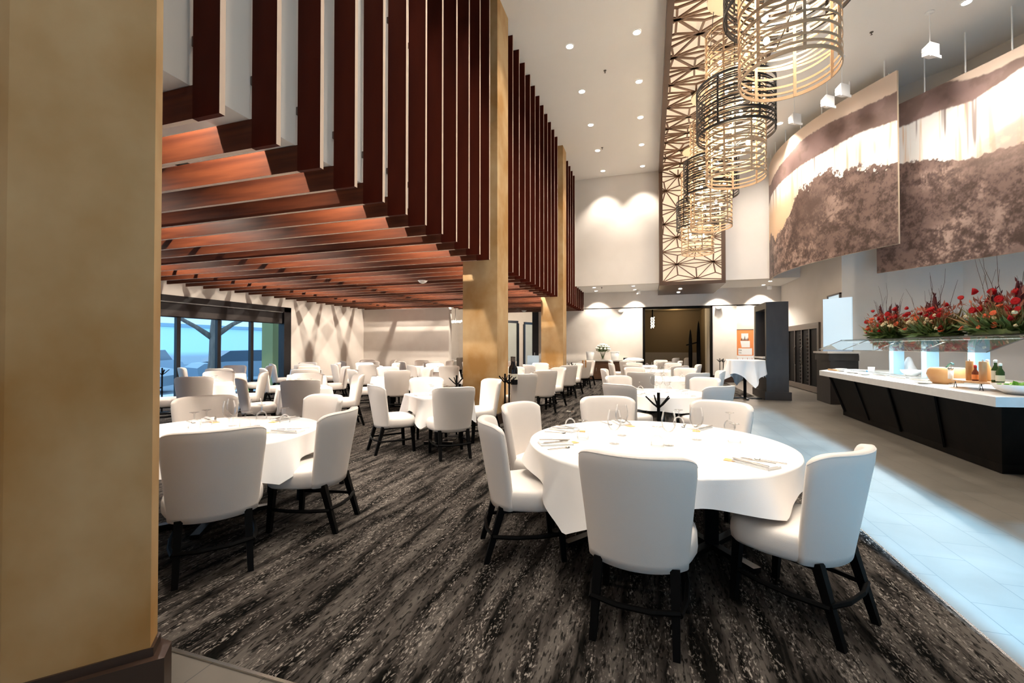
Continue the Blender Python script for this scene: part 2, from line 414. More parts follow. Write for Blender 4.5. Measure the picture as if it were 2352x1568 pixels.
# ------------------------------------------------------------------ downlights
def downlight(x, y, z, label, group, r=.075):
    t = thing('downlight', label, 'ceiling light', (x, y, z), 0, group)
    MB().lathe([(r+.02, -.001), (r+.02, -.008), (r, -.012), (r, -.002)], n=20, cap=False).build('trim_ring', 'whitepaint', t)
    MB().lathe([(r, -.003), (r, -.006)], n=20).build('lens', 'lens', t)
    return t
g = 'downlights in the high ceiling'
d0 = None
for x in (-1.67, -.24):
    for i in range(-7, 5):  # lowest indices: unseen rows over and behind the camera, added to light chair backs
        y = 9.5+1.79*i
        lab = 'downlight in the high ceiling, line %s, %s from the far wall' % ('nearest the slats' if x < -1 else 'beside the lattice', ORD[4-i])
        if d0 is None: d0 = downlight(x, y, ZC, lab, g+' nearest the slats')
        else: dup(d0, (x, y, ZC), 0, lab, g+(' nearest the slats' if x < -1 else ' beside the lattice'))
        light('SPOT', (x, y, ZC-.03), 260 if i > -4 else 130 if i > -6 else 90, WARM, .06, rot=(0, 0, 0), angle=radians(88), blend=.6)
for x, y in ((3.71, 14.69), (5.85, 10.59), (3.71, 6.6), (3.71, 3.0)):
    dup(d0, (x, y, ZC), 0, 'round recessed downlight in the high ceiling on the mural side %s' % {14.69: 'beyond the chandeliers', 10.59: 'at the top right corner', 6.6: 'above the counter', 3.0: 'nearest the camera'}[y], g+' on the mural side')
    light('SPOT', (x, y, ZC-.03), 260, WARM, .06, rot=(0, 0, 0), angle=radians(88), blend=.6)
s0 = None
for x, y in ((-2.15, 17.8), (-.62, 17.8), (2.61, 17.8), (4.2, 18.0), (-2.2, 18.9), (-.6, 18.9), (4.2, 19.0), (2.65, 18.9)):
    lab = 'small downlight in the far soffit, %s row, %s' % ('front' if y < 18.5 else 'rear', 'left of the slat end' if x < -2 else 'left of the lattice box' if x < 0 else 'right of the lattice box' if x < 3 else 'by the right wall')
    if s0 is None: s0 = downlight(x, y, ZS, lab, 'downlights in the far soffit', .06)
    else: dup(s0, (x, y, ZS), 0, lab)
    if y > 18.5:
        light('SPOT', (x, y+.25, ZS-.03), 120, WARM, .03, rot=(0, 0, 0), angle=radians(100), blend=.35)
light('SPOT', (-1.0, 18.2, ZS-.1), 190, WARM, .06, rot=(0, 0, 0), angle=radians(130), blend=.6)
light('SPOT', (3.4, 18.2, ZS-.1), 190, WARM, .06, rot=(0, 0, 0), angle=radians(130), blend=.6)
for x, y in ((1.1, 17.6), (1.1, 18.7)):
    dup(s0, (x, y, 3.64), 0, 'small downlight in the underside of the dark lattice box, %s one' % ('front' if y < 18 else 'rear'))
light('SPOT', (1.1, 18.8, 3.6), 75, WARM, .04, rot=(0, 0, 0), angle=radians(120), blend=.5)
# lamps above the level slats
l0 = None
for ix, x in enumerate((-3.60, -6.6, -9.7)):
    for iy in range(8):
        y = 2.43+4*SP*iy
        lab = 'recessed downlight above the slats, line %s, %s from the camera' % (('nearest the pillars', 'in the middle', 'nearest the window')[ix], ORD[iy])
        if l0 is None: l0 = downlight(x, y, 3.865, lab, 'downlights above the level slats', .06)
        else: dup(l0, (x, y, 3.865), 0, lab)
        light('SPOT', (x, y, 3.83), 165, (1, .88, .74), .022, rot=(0, 0, 0), angle=radians(150), blend=.4)
for x, y, l in ((-5.2, 9.3, 'white dome smoke detector below the slats, left of the middle pillar'), (-5.25, 18.3, 'white dome smoke detector below the slats, right of the middle pillar')):
    t = thing('smoke_detector', l, 'smoke detector', (x, y, 3.035))
    MB().lathe([(.10, -.0), (.10, -.015), (.085, -.04), (.03, -.065), (.002, -.066)], n=20).build('dome', 'whitepaint', t, smooth=True)
    MB().lathe([(.115, .0), (.115, -.008), (.1, -.01)], n=20).build('base_ring', 'whitepaint', t)
for (x, y, z, l) in ((-1.2, YB-.06, 2.98, 'white wall camera on the beige wall above the flowers'), (2.68, YB-.06, 3.02, 'white wall camera right of the dark room opening')):
    t = thing('security_camera', l, 'camera', (x, y, z))
    MB().box(-.11, -.07, 0, .11, .06, .07).build('mount', 'whitepaint', t); MB().lathe([(.10, 0), (.085, -.03), (.04, -.055), (.002, -.06)], (0, -.0, 0), 16).build('dome', 'whitepaint', t, smooth=True)
for (x, y, l) in ((-.45, 19.25, 'small white speaker cube under the soffit left of the lattice box'), (4.45, 19.2, 'small white speaker cube under the soffit near the right corner')):
    t = thing('speaker', l, 'speaker', (x, y, ZS))
    MB().box(-.07, -.06, -.16, .07, .06, -.04).build('body', 'whitepaint', t); MB().box(-.015, -.015, -.05, .015, .015, -.001).build('bracket', 'whitepaint', t)
for (x, y, z, l) in ((-1.01, 10.6, ZC, 'small sprinkler head in the ceiling between the two downlight rows'), (4.49, 11.0, ZC, 'small sprinkler head in the ceiling above the murals'), (-1.5, 14.7, ZC, 'small sprinkler head in the ceiling near the far slats'), (-1.85, 17.85, ZS, 'small sprinkler head in the far soffit')):
    t = thing('sprinkler', l, 'sprinkler', (x, y, z)); MB().lathe([(.035, 0), (.03, -.012)], n=12).build('flange', 'dullmetal', t); MB().lathe([(.008, -.01), (.008, -.05), (.022, -.055)], n=10).build('head', 'dullmetal', t)

# ------------------------------------------------------------------ lattice light box, ceiling run and wall drop
t = thing('lattice_light_box', 'long brown lattice panel glowing from behind, running along the ceiling and down the wall', 'ceiling panel', (0, 0, 0))
X0, X1 = .33, 2.50; FW = .12; ZP = 7.74; YP = 16.52
m = MB()
m.box(X0, -1, ZP, X0+FW, YP, ZC-.001); m.box(X1-FW, -1, ZP, X1, YP, ZC-.001); m.box(X0+FW, -1, ZP, X1-FW, -.88, ZC-.001)
m.box(X0, YP, 3.65+FW, X0+FW, YU, ZC-.001); m.box(X1-FW, YP, 3.65+FW, X1, YU, ZC-.001)
m.box(X0, YP, 3.65, X1, YU, 3.65+FW)
m.box(X0, YU, 3.65, X1, YB-.001, ZS-.001)
m.build('frame', 'framebrown', t)
MB().box(X0+FW, -.9, ZC-.16, X1-FW, YP+.1, ZC-.15).build('glowing_panel', 'backlit', t)
MB().box(X0+FW, YP+.12, 3.72, X1-FW, YP+.13, ZC-.15).build('glowing_panel', 'backlit', t)
m = MB()
r2 = random.Random(3); sx = (X1-X0-2*FW)/1.72; sy = .54
def hubs(n):
    H = {}
    for j in range(n):
        for i in range(-1, 5):
            u = (i+(.5 if j % 2 else 0))*sx; v = j*sy
            H[i, j] = (u+r2.uniform(-.11, .11), v+r2.uniform(-.11, .11))
    return H
def lattice(n, L, put):
    H = hubs(n); Wd = X1-X0-2*FW
    def seg(a, b):
        (u0, v0), (u1, v1) = a, b                      # clip to the panel
        t0, t1 = 0., 1.
        for p0, p1, lo, hi in ((u0, u1, 0, Wd), (v0, v1, 0, L)):
            d = p1-p0
            if abs(d) < 1e-9:
                if p0 < lo or p0 > hi: return
                continue
            ta, tb = (lo-p0)/d, (hi-p0)/d
            if ta > tb: ta, tb = tb, ta
            t0, t1 = max(t0, ta), min(t1, tb)
        if t1-t0 < .02: return
        put(u0+(u1-u0)*t0, v0+(v1-v0)*t0, u0+(u1-u0)*t1, v0+(v1-v0)*t1)
    for (i, j) in list(H):
        o_ = 1 if j % 2 else 0
        nb = [(i+1, j), (i+o_, j+1), (i-1+o_, j+1)]
        for q in nb:
            if q in H: seg(H[i, j], H[q])
        for tri in (((i, j), (i+1, j), (i+o_, j+1)), ((i, j), (i+o_, j+1), (i-1+o_, j+1))):
            if all(q in H for q in tri):
                c = (sum(H[q][0] for q in tri)/3+r2.uniform(-.03, .03), sum(H[q][1] for q in tri)/3+r2.uniform(-.03, .03))
                for q in tri: seg(c, H[q])
lattice(33, 17.4, lambda a, b, c, d: m.bar((X0+FW+a, YP-b, ZP+.05), (X0+FW+c, YP-d, ZP+.05), .044, .03))
lattice(9, 4.0, lambda a, b, c, d: m.bar((X0+FW+a, YP+.03, 3.77+b), (X0+FW+c, YP+.03, 3.77+d), .04, .028))
m.build('lattice', 'latticewood', t)

# ------------------------------------------------------------------ chandeliers
def hoop(m, R, z, tx, ty, w, th, n=56, mi=0):
    v = []
    for j in range(n):
        a = 2*pi*j/n; c, s = cos(a), sin(a); zz = z+R*(c*tx+s*ty)
        for rr, dz in ((R-th, -w/2), (R, -w/2), (R, w/2), (R-th, w/2)): v.append((rr*c, rr*s, zz+dz))
    f = []
    for j in range(n):
        k = (j+1) % n
        for q in range(4): f.append((j*4+q, k*4+q, k*4+(q+1) % 4, j*4+(q+1) % 4))
    m.add(v, f, mi)
r3 = random.Random(11)
ch = None
chlab = ['nearest and largest chandelier of woven gold and dark hoops, cut by the top edge', 'second chandelier of woven gold hoops with a dark outer band', 'third chandelier in the row, between the second and the farthest', 'farthest and smallest-looking chandelier of the woven hoop row']
for i in range(4):
    y = (5.42, 8.5, 11.75, 14.9)[i]
    if ch is None:
        ch = thing('chandelier', chlab[0], 'chandelier', (1.45, y, 0), 0, 'woven hoop chandeliers')
        m = MB(); R = .485
        hoop(m, R, 4.41, .0, 0, .038, .012); hoop(m, R, 7.0, 0, 0, .035, .012); hoop(m, R, 4.475, .0, 0, .024, .01)
        for q in range(22): hoop(m, R, 4.55+q*.113, r3.uniform(-.025, .025), r3.uniform(-.025, .025), .026, .005)
        for q in range(16): hoop(m, R-.006, 4.72+q*.14, r3.choice((-1, 1))*r3.uniform(.03, .12), r3.uniform(-.12, .12), .024, .005)
        gc_ = m.build('gold_cage', 'goldstrip', ch)
        m = MB()
        for q in range(7):
            a = 2*pi*(q+.3)/7; m.bar(((R-.014)*cos(a), (R-.014)*sin(a), 4.39), ((R-.014)*cos(a), (R-.014)*sin(a), 7.01), .03, .012)
        m.build('cage_strap', 'goldstrip', gc_)
        m = MB(); R = .635
        for z in (5.20, 6.03): hoop(m, R, z, 0, 0, .045, .014, 64)
        for q in range(12): hoop(m, R, 5.27+q*.064, r3.uniform(-.025, .025), r3.uniform(-.025, .025), .024, .005, 64)
        for q in range(5): hoop(m, R-.006, 5.40+q*.12, r3.uniform(-.08, .08), r3.uniform(-.08, .08), .018, .005, 64)
        for q in range(6):
            a = 2*pi*(q+.62)/6; m.bar(((R-.014)*cos(a), (R-.014)*sin(a), 5.18), ((R-.014)*cos(a), (R-.014)*sin(a), 6.05), .028, .012)
        for q in range(6):
            a = 2*pi*(q+.62)/6; m.bar((.48*cos(a), .48*sin(a), 6.0), ((R-.01)*cos(a), (R-.01)*sin(a), 6.0), .012)
        m.build('dark_outer_band', 'darkstrip', ch)
        MB().lathe([(.44, 0), (.44, .05), (.41, .06)], (0, 0, 7.66), 40).build('canopy', 'canopycream', ch)
        m = MB()
        for a in (0, 2.1, 4.2): m.tube([(.4*cos(a), .4*sin(a), 7.68), (.47*cos(a), .47*sin(a), 7.0)], .006, 6)
        for z in (5.0, 5.9, 6.7):
            m.tube([(-.47, 0, z), (.47, 0, z)], .008, 6); m.tube([(0, -.47, z), (0, .47, z)], .008, 6)
        m.tube([(0, 0, 7.68), (0, 0, 4.9)], .014, 8)
        m.build('support_rod', 'darkstrip', ch)
        bm = MB().ball((0, 0, 0), .034, 8, sz=1.3).build('bulb', 'bulb', ch, smooth=True)
        first = True
        for z in (4.98, 5.45, 5.88, 6.3, 6.68):
            for q in range(4 if z < 6.6 else 3):
                a = 2*pi*q/4+z*1.7; rr = .22+.1*((q*7+int(z*10)) % 3)/2
                o = bm if first else bm.copy()
                if not first: COL.objects.link(o)
                first = False
                o.location = (rr*cos(a), rr*sin(a), z)
    else: dup(ch, (1.45, y, 0), r3.uniform(-.35, .35), chlab[i])
    for z in (5.1, 5.75, 6.45): light('POINT', (1.45, y, z), 25, (1, .86, .66), .12)

# ------------------------------------------------------------------ curved murals (printed landscape)
NR = np.random.RandomState(5)
def vnoise(u, v, sx, sy, seed):
    R = np.random.RandomState(seed).rand(257, 257); x = u*sx; y = v*sy
    xi = np.floor(x).astype(int); yi = np.floor(y).astype(int); fx = x-xi; fy = y-yi
    fx = fx*fx*(3-2*fx); fy = fy*fy*(3-2*fy)
    g = lambda a, b: R[a % 257, b % 257]
    return (g(xi, yi)*(1-fx)+g(xi+1, yi)*fx)*(1-fy)+(g(xi, yi+1)*(1-fx)+g(xi+1, yi+1)*fx)*fy
def fbm(u, v, sx, sy, seed, o=5):
    t = 0; a = .5; n = 0
    for i in range(o): t = t+a*vnoise(u, v, sx*2**i, sy*2**i, seed+i); n += a; a *= .55
    return t/n
def lin(c): return np.array([((x/255+.055)/1.055)**2.4 if x/255 > .04 else x/255/12.92 for x in c])
def sst(a, b, x): t = np.clip((x-a)/(b-a), 0, 1); return t*t*(3-2*t)
def picture(u, v, A, kind):
    mx = lambda a, b, t: a*(1-t[..., None])+b*t[..., None]
    ua = u*A
    n1 = fbm(ua, v, 3, 3, 10+kind); n2 = fbm(ua, v, 14, 14, 30+kind); n3 = fbm(ua, v, 60, 60, 50+kind, 4); ns = fbm(ua, v, 50, 2.5, 70+kind, 3)
    sky = lin((214, 192, 174)); mist = lin((226, 198, 168)); white = lin((238, 232, 226)); hill = lin((126, 102, 97)); dk = lin((72, 54, 48)); mid = lin((122, 98, 90)); hi = lin((184, 156, 142))
    if kind == 0:
        top = np.interp(u, [0, .1, .3, .53, .68, .83, 1], [.84, .81, .86, .92, .915, .895, .882])+.02*(n2-.5)+.015*(n3-.5)
        hb = np.interp(u, [0, .1, .5, .68, .84, 1], [.66, .70, .739, .735, .747, .72])+.03*(n1-.5)+.01*(n3-.5)
        tree = np.interp(u, [0, .1, .22, .34, .43, .49, .53, .60, .65, .70, .77, .84, .9, 1], [.34, .37, .29, .35, .46, .56, .57, .55, .595, .588, .54, .53, .49, .478])+.10*(n2-.5)+.08*(n3-.5)
    else:
        top = np.interp(u, [0, .25, .4, .6, 1], [1.2, 1.02, .95, .94, .97])+.03*(n2-.5); hb = np.interp(u, [0, .10, .25, .38, .53, .75, 1], [.86, .863, .859, .842, .895, .93, .9])+.02*(n1-.5)+.01*(n3-.5)
        tree = np.interp(u, [0, .10, .22, .36, .45, .53, .75, 1], [.65, .644, .61, .53, .54, .53, .60, .62])+.04*(n2-.5)+.03*(n3-.5)
    c = np.broadcast_to(sky, u.shape+(3,)).copy()
    hc = mx(np.broadcast_to(hill, c.shape), np.broadcast_to(mid*.85, c.shape), sst(.4, .65, n2)); hc = hc*(.75+.5*n1[..., None])
    c = mx(c, hc, sst(0, .01, top-v))
    fall = mx(np.broadcast_to(white, c.shape), np.broadcast_to(lin((226, 196, 168)), c.shape), sst(.52, .72, ns))
    dkline = sst(.70, .76, fbm(ua, v, 26, 1.2, 90+kind, 3)); fall = mx(fall, np.broadcast_to(hill*.8, c.shape), dkline*.8)
    if kind == 0: fall = mx(fall, np.broadcast_to(mist*np.array([1, .92, .84]), c.shape), sst(.62, .36, u)*sst(.72, .5, v))
    else: fall = mx(fall, np.broadcast_to(mist, c.shape), sst(.35, .7, u)*sst(.85, .6, v)*.85)
    c = mx(c, fall, sst(0, .012, hb-v))
    if kind == 1:
        sc = hb-.20-.05*n1; c = mx(c, mx(np.broadcast_to(hi, c.shape), np.broadcast_to(mist*.9, c.shape), sst(.4, .6, n2)), sst(.3, .5, u)*sst(0, .04, sc-v)*.8)
    n4 = fbm(ua, v, 150, 110, 110+kind, 3); bl = np.abs(2*fbm(ua, v, 11, 13, 130+kind, 3)-1); jn = .40*n2+.27*n3+.27*n4+.30*(bl-.08); j = mx(np.broadcast_to(dk, c.shape), np.broadcast_to(mid, c.shape), sst(.34, .60, jn)); j = mx(j, np.broadcast_to(hi, c.shape), sst(.50, .68, jn)*sst(.40, .62, n1)*.9)
    if kind == 0: dd = np.exp(-(((u-.58)/.14)**2+((v-.40)/.17)**2)); j = mx(j, np.broadcast_to(lin((84, 64, 58)), c.shape), dd*.85)
    else: j = mx(j, np.broadcast_to(lin((70, 50, 42)), c.shape), (np.exp(-(((u-.62)/.28)**2+((v-.10)/.22)**2)))*.6*sst(.6, .35, jn)); j = mx(j, np.broadcast_to(hi, c.shape), sst(.38, .50, v)*.35*sst(.2, .5, u))
    c = mx(c, j, sst(0, .008, tree-v))
    return np.clip(c, 0, 1)
def mural_mat():
    m = bpy.data.materials.new('mural_print'); m.use_nodes = True; nt = m.node_tree; b = nt.nodes['Principled BSDF']
    a = nt.nodes.new('ShaderNodeVertexColor'); a.layer_name = 'print'; nt.links.new(a.outputs[0], b.inputs['Base Color']); b.inputs['Roughness'].default_value = .55
    M['mural'] = m
mural_mat()
def mural(pts, z0, z1, kind, label, nu, nv):
    P = np.array(pts); d = np.r_[0, np.cumsum(np.hypot(*(P[1:]-P[:-1]).T))]; L = d[-1]
    s = np.linspace(0, 1, nu)
    # smooth resample
    sm = np.linspace(0, L, nu); X = np.interp(sm, d, P[:, 0]); Y = np.interp(sm, d, P[:, 1])
    for _ in range(6):
        kz = nu//16; pad = lambda a: np.r_[2*a[0]-a[kz:0:-1], a, 2*a[-1]-a[-2:-kz-2:-1]]
        X = np.convolve(pad(X), np.ones(2*kz+1)/(2*kz+1), 'valid'); Y = np.convolve(pad(Y), np.ones(2*kz+1)/(2*kz+1), 'valid')
    Z = np.linspace(z0, z1, nv)
    U, V = np.meshgrid(s, np.linspace(0, 1, nv), indexing='ij')
    col = picture(U, V, L/(z1-z0), kind)
    verts = np.stack([np.repeat(X, nv), np.repeat(Y, nv), np.tile(Z, nu)], 1)
    idx = np.arange(nu*nv).reshape(nu, nv)
    F = np.stack([idx[:-1, :-1], idx[1:, :-1], idx[1:, 1:], idx[:-1, 1:]], -1).reshape(-1, 4)
    t = thing('mural', label, 'mural', (0, 0, 0))
    me = bpy.data.meshes.new('print'); me.from_pydata(verts.tolist(), [], F.tolist()); me.materials.append(M['mural'])
    ca = me.color_attributes.new('print', 'FLOAT_COLOR', 'POINT'); ca.data.foreach_set('color', np.concatenate([col.reshape(-1, 3), np.ones((nu*nv, 1))], 1).ravel().astype(np.float32))
    me.polygons.foreach_set('use_smooth', [True]*len(me.polygons))
    o = bpy.data.objects.new('print', me); COL.objects.link(o); o.parent = t
    # board behind the print
    T = np.gradient(np.stack([X, Y], 1), axis=0); T /= np.hypot(T[:, 0], T[:, 1])[:, None]; Nn = np.stack([-T[:, 1], T[:, 0]], 1)
    side = np.sign((Nn*(np.stack([X, Y], 1))).sum(1).mean()); Nn *= side
    m = MB(); st = list(range(0, nu, 4)); st = st if st[-1] == nu-1 else st+[nu-1]
    a = [(X[i]+Nn[i, 0]*.004, Y[i]+Nn[i, 1]*.004) for i in st]; b = [(X[i]+Nn[i, 0]*.05, Y[i]+Nn[i, 1]*.05) for i in st]
    for i in range(len(st)-1): m.prism([a[i], a[i+1], b[i+1], b[i]], z0, z1)
    m.build('backing_board', 'canopycream', t)
    for q in np.linspace(.06, .95, 7):
        i = int(q*(nu-1)); m = MB(); m.tube([(X[i]+Nn[i, 0]*.03, Y[i]+Nn[i, 1]*.03, z1-.01), (X[i]+Nn[i, 0]*.03, Y[i]+Nn[i, 1]*.03, ZC)], .013, 8)
        m.build('hanging_rod', 'whitepaint', t)
    return t
mural([(3.98, 17.15), (3.84, 16.3), (3.92, 15.27), (4.07, 14.56), (4.25, 13.92), (4.60, 13.15), (5.02, 12.42), (5.34, 11.94)], 3.77, 7.70, 0, 'left curved sepia waterfall mural hanging on rods from the ceiling', 560, 400)
mural([(5.38, 13.03), (5.66, 12.62), (6.18, 11.85), (6.81, 10.88), (7.3, 9.8), (7.6, 8.7)], 3.27, 7.22, 1, 'right sepia waterfall mural hanging lower, partly behind the left one', 460, 300)

f0 = None
for i, (px, py, hz, lab) in enumerate(((2135, 28, .62, 'white wall-wash floodlight on a rod, nearest one, above the right mural'), (1933, 131, .62, 'white wall-wash floodlight on a rod, second one, above the mural corner'), (1899, 160, .62, 'white wall-wash floodlight on a rod, third one, against the mural top'), (1824, 205, .55, 'white wall-wash floodlight on a rod, farthest one by the dark chandelier band'), (2289, -140, .62, 'white wall-wash floodlight on a rod cut by the top right edge'))):
    x, y = onz(px, py, ZC)
    if f0 is None:
        f0 = thing('floodlight', lab, 'floodlight', (x, y, ZC), 0, 'wall-wash floodlights')
        MB().lathe([(.09, 0), (.09, -.02), (.03, -.03)], n=18).build('ceiling_plate', 'whitepaint', f0); MB().tube([(0, 0, -.02), (0, 0, -.72)], .012, 8).build('rod', 'whitepaint', f0)
        MB().prism([(-.17, -.09), (.17, -.09), (.17, .08), (-.17, .08)], -.88, -.86).build('bracket', 'whitepaint', f0)
        m = MB(); m.add([(-.17, -.1, -1.0), (.17, -.1, -1.0), (.17, -.1, -.72), (-.17, -.1, -.72), (-.13, .1, -.95), (.13, .1, -.95), (.13, .1, -.78), (-.13, .1, -.78)], [(0, 1, 2, 3), (7, 6, 5, 4), (0, 4, 5, 1), (1, 5, 6, 2), (2, 6, 7, 3), (3, 7, 4, 0)]); m.build('housing', 'whitepaint', f0)
        MB().box(-.19, -.13, -1.04, .19, -.10, -.98).build('visor', 'whitepaint', f0)
        f0.rotation_euler = (0, 0, radians(35)); f0.scale = (.8, .8, .92)
    else: dup(f0, (x, y, ZC), radians(35), lab)
# the floodlights' beams on the murals
for (x, y, tx, ty) in ((4.6, 9.6, 6.4, 11.5), (3.5, 11.0, 4.7, 13.0), (2.9, 12.6, 4.1, 14.6), (5.4, 8.2, 7.2, 10.0), (3.0, 14.5, 3.9, 16.5)):
    light('SPOT', (x, y, ZC-.6), 195, (1, .92, .82), .15, aim=(tx, ty, 5.6), angle=radians(85), blend=.9)

# ------------------------------------------------------------------ chairs
def make_chair():
    t = thing('dining_chair', 'x', 'chair', (0, 0, 0))
    # seat cushion
    def outline(k, n=44):
        pts = []
        for j in range(n):
            a = 2*pi*j/n; c, s = cos(a), sin(a); e = .42
            x = abs(c)**e*(1 if c > 0 else -1); y = abs(s)**e*(1 if s > 0 else -1)
            w = .285 if y > 0 else .285-.055*(-y)
            pts.append((x*w*k, y*.235*k+.02))
        return pts
    m = MB(); n = 44; v = []
    for k, z in ((.86, .355), (.95, .358), (1.0, .375), (1.015, .41), (1.01, .45), (.985, .475), (.93, .492), (.80, .502), (.5, .508), (.1, .51)):
        v += [(x, y, z) for x, y in outline(k)]
    f = [(i*n+j, i*n+(j+1) % n, (i+1)*n+(j+1) % n, (i+1)*n+j) for i in range(9) for j in range(n)]+[tuple(range(n-1, -1, -1)), tuple(9*n+j for j in range(n))]
    m.add(v, f); m.build('seat', 'leather', t, smooth=True)
    # curved wrap-around back
    ns, nt_ = 25, 15; T = .062
    def surf(s, h, q):
        w = .255+.05*h**1.1; a = s*1.08
        e = max(abs(s), 0)
        x = w*sin(a)/sin(1.08)
        y = -.250-.105*h+(.115+.06*h)*(1-cos(a))/(1-cos(1.08))*(1-.15*h)
        zt = .935-.055*abs(s)**6
        zb = .345+.012*(1-s*s)*-1+.015
        z = zb+(zt-zb)*h
        nx, ny = sin(a)*.75, -cos(a); l = hypot(nx, ny); nx /= l; ny /= l
        k = min(1, (1-abs(s))*9+.12)*min(1, (1-h)*9+.22)
        k = sqrt(max(0, 1-(1-k)**2))
        return (x-nx*T*(q-.5)*k-nx*.03, y-ny*T*(q-.5)*k-ny*.03, z)
    v = []
    for q in (0, 1):
        for i in range(ns):
            s = -1+2*i/(ns-1); s = sin(s*pi/2)*.5+s*.5
            for j in range(nt_):
                h = j/(nt_-1); h = h if h < .8 else .8+.2*sin((h-.8)/.2*pi/2)
                v.append(surf(s, h, q))
    N = ns*nt_; f = []
    for i in range(ns-1):
        for j in range(nt_-1):
            a = i*nt_+j; b = a+nt_
            f.append((a, a+1, b+1, b)); f.append((N+a, N+b, N+b+1, N+a+1))
    for i in range(ns-1):
        a = i*nt_; b = a+nt_; f.append((a, b, N+b, N+a)); a += nt_-1; b += nt_-1; f.append((a, N+a, N+b, b))
    for j in range(nt_-1):
        a = j; f.append((a, N+a, N+a+1, a+1)); a = (ns-1)*nt_+j; f.append((a, a+1, N+a+1, N+a))
    m = MB(); m.add(v, f); br_ = m.build('backrest', 'leather', t, smooth=True)
    m = MB()
    m.tube([surf(-1+2*i/24, .985, .02) for i in range(25)], .0035, 6)
    m.build('piping', 'leather', br_)
    for (x, y, fx, fy) in ((-.185, -.19, -.195, -.30), (.185, -.19, .195, -.30), (-.215, .20, -.225, .225), (.215, .20, .225, .225)):
        MB().bar((x, y, .37), (fx, fy, 0), .046, .046, r2=.72).build('leg', 'black', t)
    for sgn in (-1, 1):
        MB().tube([(sgn*.21, -.255, .185), (sgn*.235, -.1, .18), (sgn*.238, .08, .18), (sgn*.222, .215, .185)], .014, 6).build('stretcher', 'black', t)
    MB().tube([(-.21, -.255, .195), (-.08, -.285, .19), (.08, -.285, .19), (.21, -.255, .195)], .014, 6).build('stretcher', 'black', t)
    m = MB(); m.box(-.20, -.2, .335, .20, .2, .36); m.build('seat_frame', 'black', t)
    return t
CH = make_chair(); used = [False]
def chair(x, y, tx, ty, label, group):
    rz = atan2(ty-y, tx-x)-pi/2
    if not used[0]:
        used[0] = True; CH.location = (x, y, 0); CH.rotation_euler = (0, 0, rz); tag(CH, label, 'chair', group); return CH
    return dup(CH, (x, y, 0), rz, label, group)

# ------------------------------------------------------------------ tables and cloths
def cloth(cx, cy, z, r0, drop, corner, ph, label, group, seed, n=180, flare=.10, folds=11):
    """r0(a) table outline; hem falls by drop, lower at four corners at angles ph+k*90"""
    corners = ph if isinstance(ph, list) else [(ph+k*pi/2, corner) for k in range(4)]
    R = random.Random(seed); p1, p2 = R.uniform(0, 6), R.uniform(0, 6)
    rings_top = [0.0, .5, .9, .985]; hang = [0, .012, .06, .2, .4, .6, .8, 1.0]
    v = []
    for k in rings_top:
        for j in range(n):
            a = 2*pi*j/n; r = r0(a)*max(k, .001); v.append((r*cos(a), r*sin(a), z))
    for h in hang:
        for j in range(n):
            a = 2*pi*j/n; D = drop; cw = 0; q = 1
            for ca, cd_ in corners:
                e = abs((a-ca+pi) % (2*pi)-pi)/(pi/4)
                q = min(q, e)
                if e < 1: D += (cd_-drop)*(1-e)**1.5; cw = max(cw, max(0, 1-e*2.4)*(cd_/.4))
            wav = .55*sin(folds*a+p1)+.45*sin((folds*.53)*a+p2)
            out = (.012 if h > 0 else 0)+h*(flare*(.25+1.0*min(1.3, cw)**1.2)+wav*(.022+.05*D)+.02)
            if h > .15: out -= .05*h*math.exp(-((q-.52)/.14)**2)*min(1, D/.25)
            r = r0(a)+out
            zz = z-D*h+(-.0 if h else 0)
            if h == 0: r = r0(a)
            v.append((r*cos(a), r*sin(a), zz))
    m_ = len(rings_top)+len(hang)
    f = [(i*n+j, i*n+(j+1) % n, (i+1)*n+(j+1) % n, (i+1)*n+j) for i in range(m_-1) for j in range(n)]+[tuple(range(n-1, -1, -1))]
    m = MB(); m.add(v, f)
    o = m.build('tablecloth', 'linen', smooth=True, loc=(cx, cy, 0))
    return tag(o, label, 'tablecloth', group)
def sqr(half, rot, e=.16):
    def f(a):
        b = a-rot; c, s = abs(cos(b)), abs(sin(b)); p = 2/e
        return half/((c**p+s**p)**(1/p))
    return f
def base(t, z, R, twin=False):
    for sx_ in ((-R*.42, R*.42) if twin else (0,)):
        MB().box(sx_-.045, -.045, .03, sx_+.045, .045, z-.06).build('post', 'black', t)
        m = MB(); q = R*.62 if not twin else R*.5
        m.bar((sx_-q*.5, -q*.7, .025), (sx_+q*.5, q*.7, .025), .06, .035); m.bar((sx_+q*.5, -q*.7, .025), (sx_-q*.5, q*.7, .025), .06, .035)
        m.build('foot', 'blackmetal', t)
    MB().box(-R*.5, -.05, z-.07, R*.5, .05, z-.03).build('top_support', 'black', t)

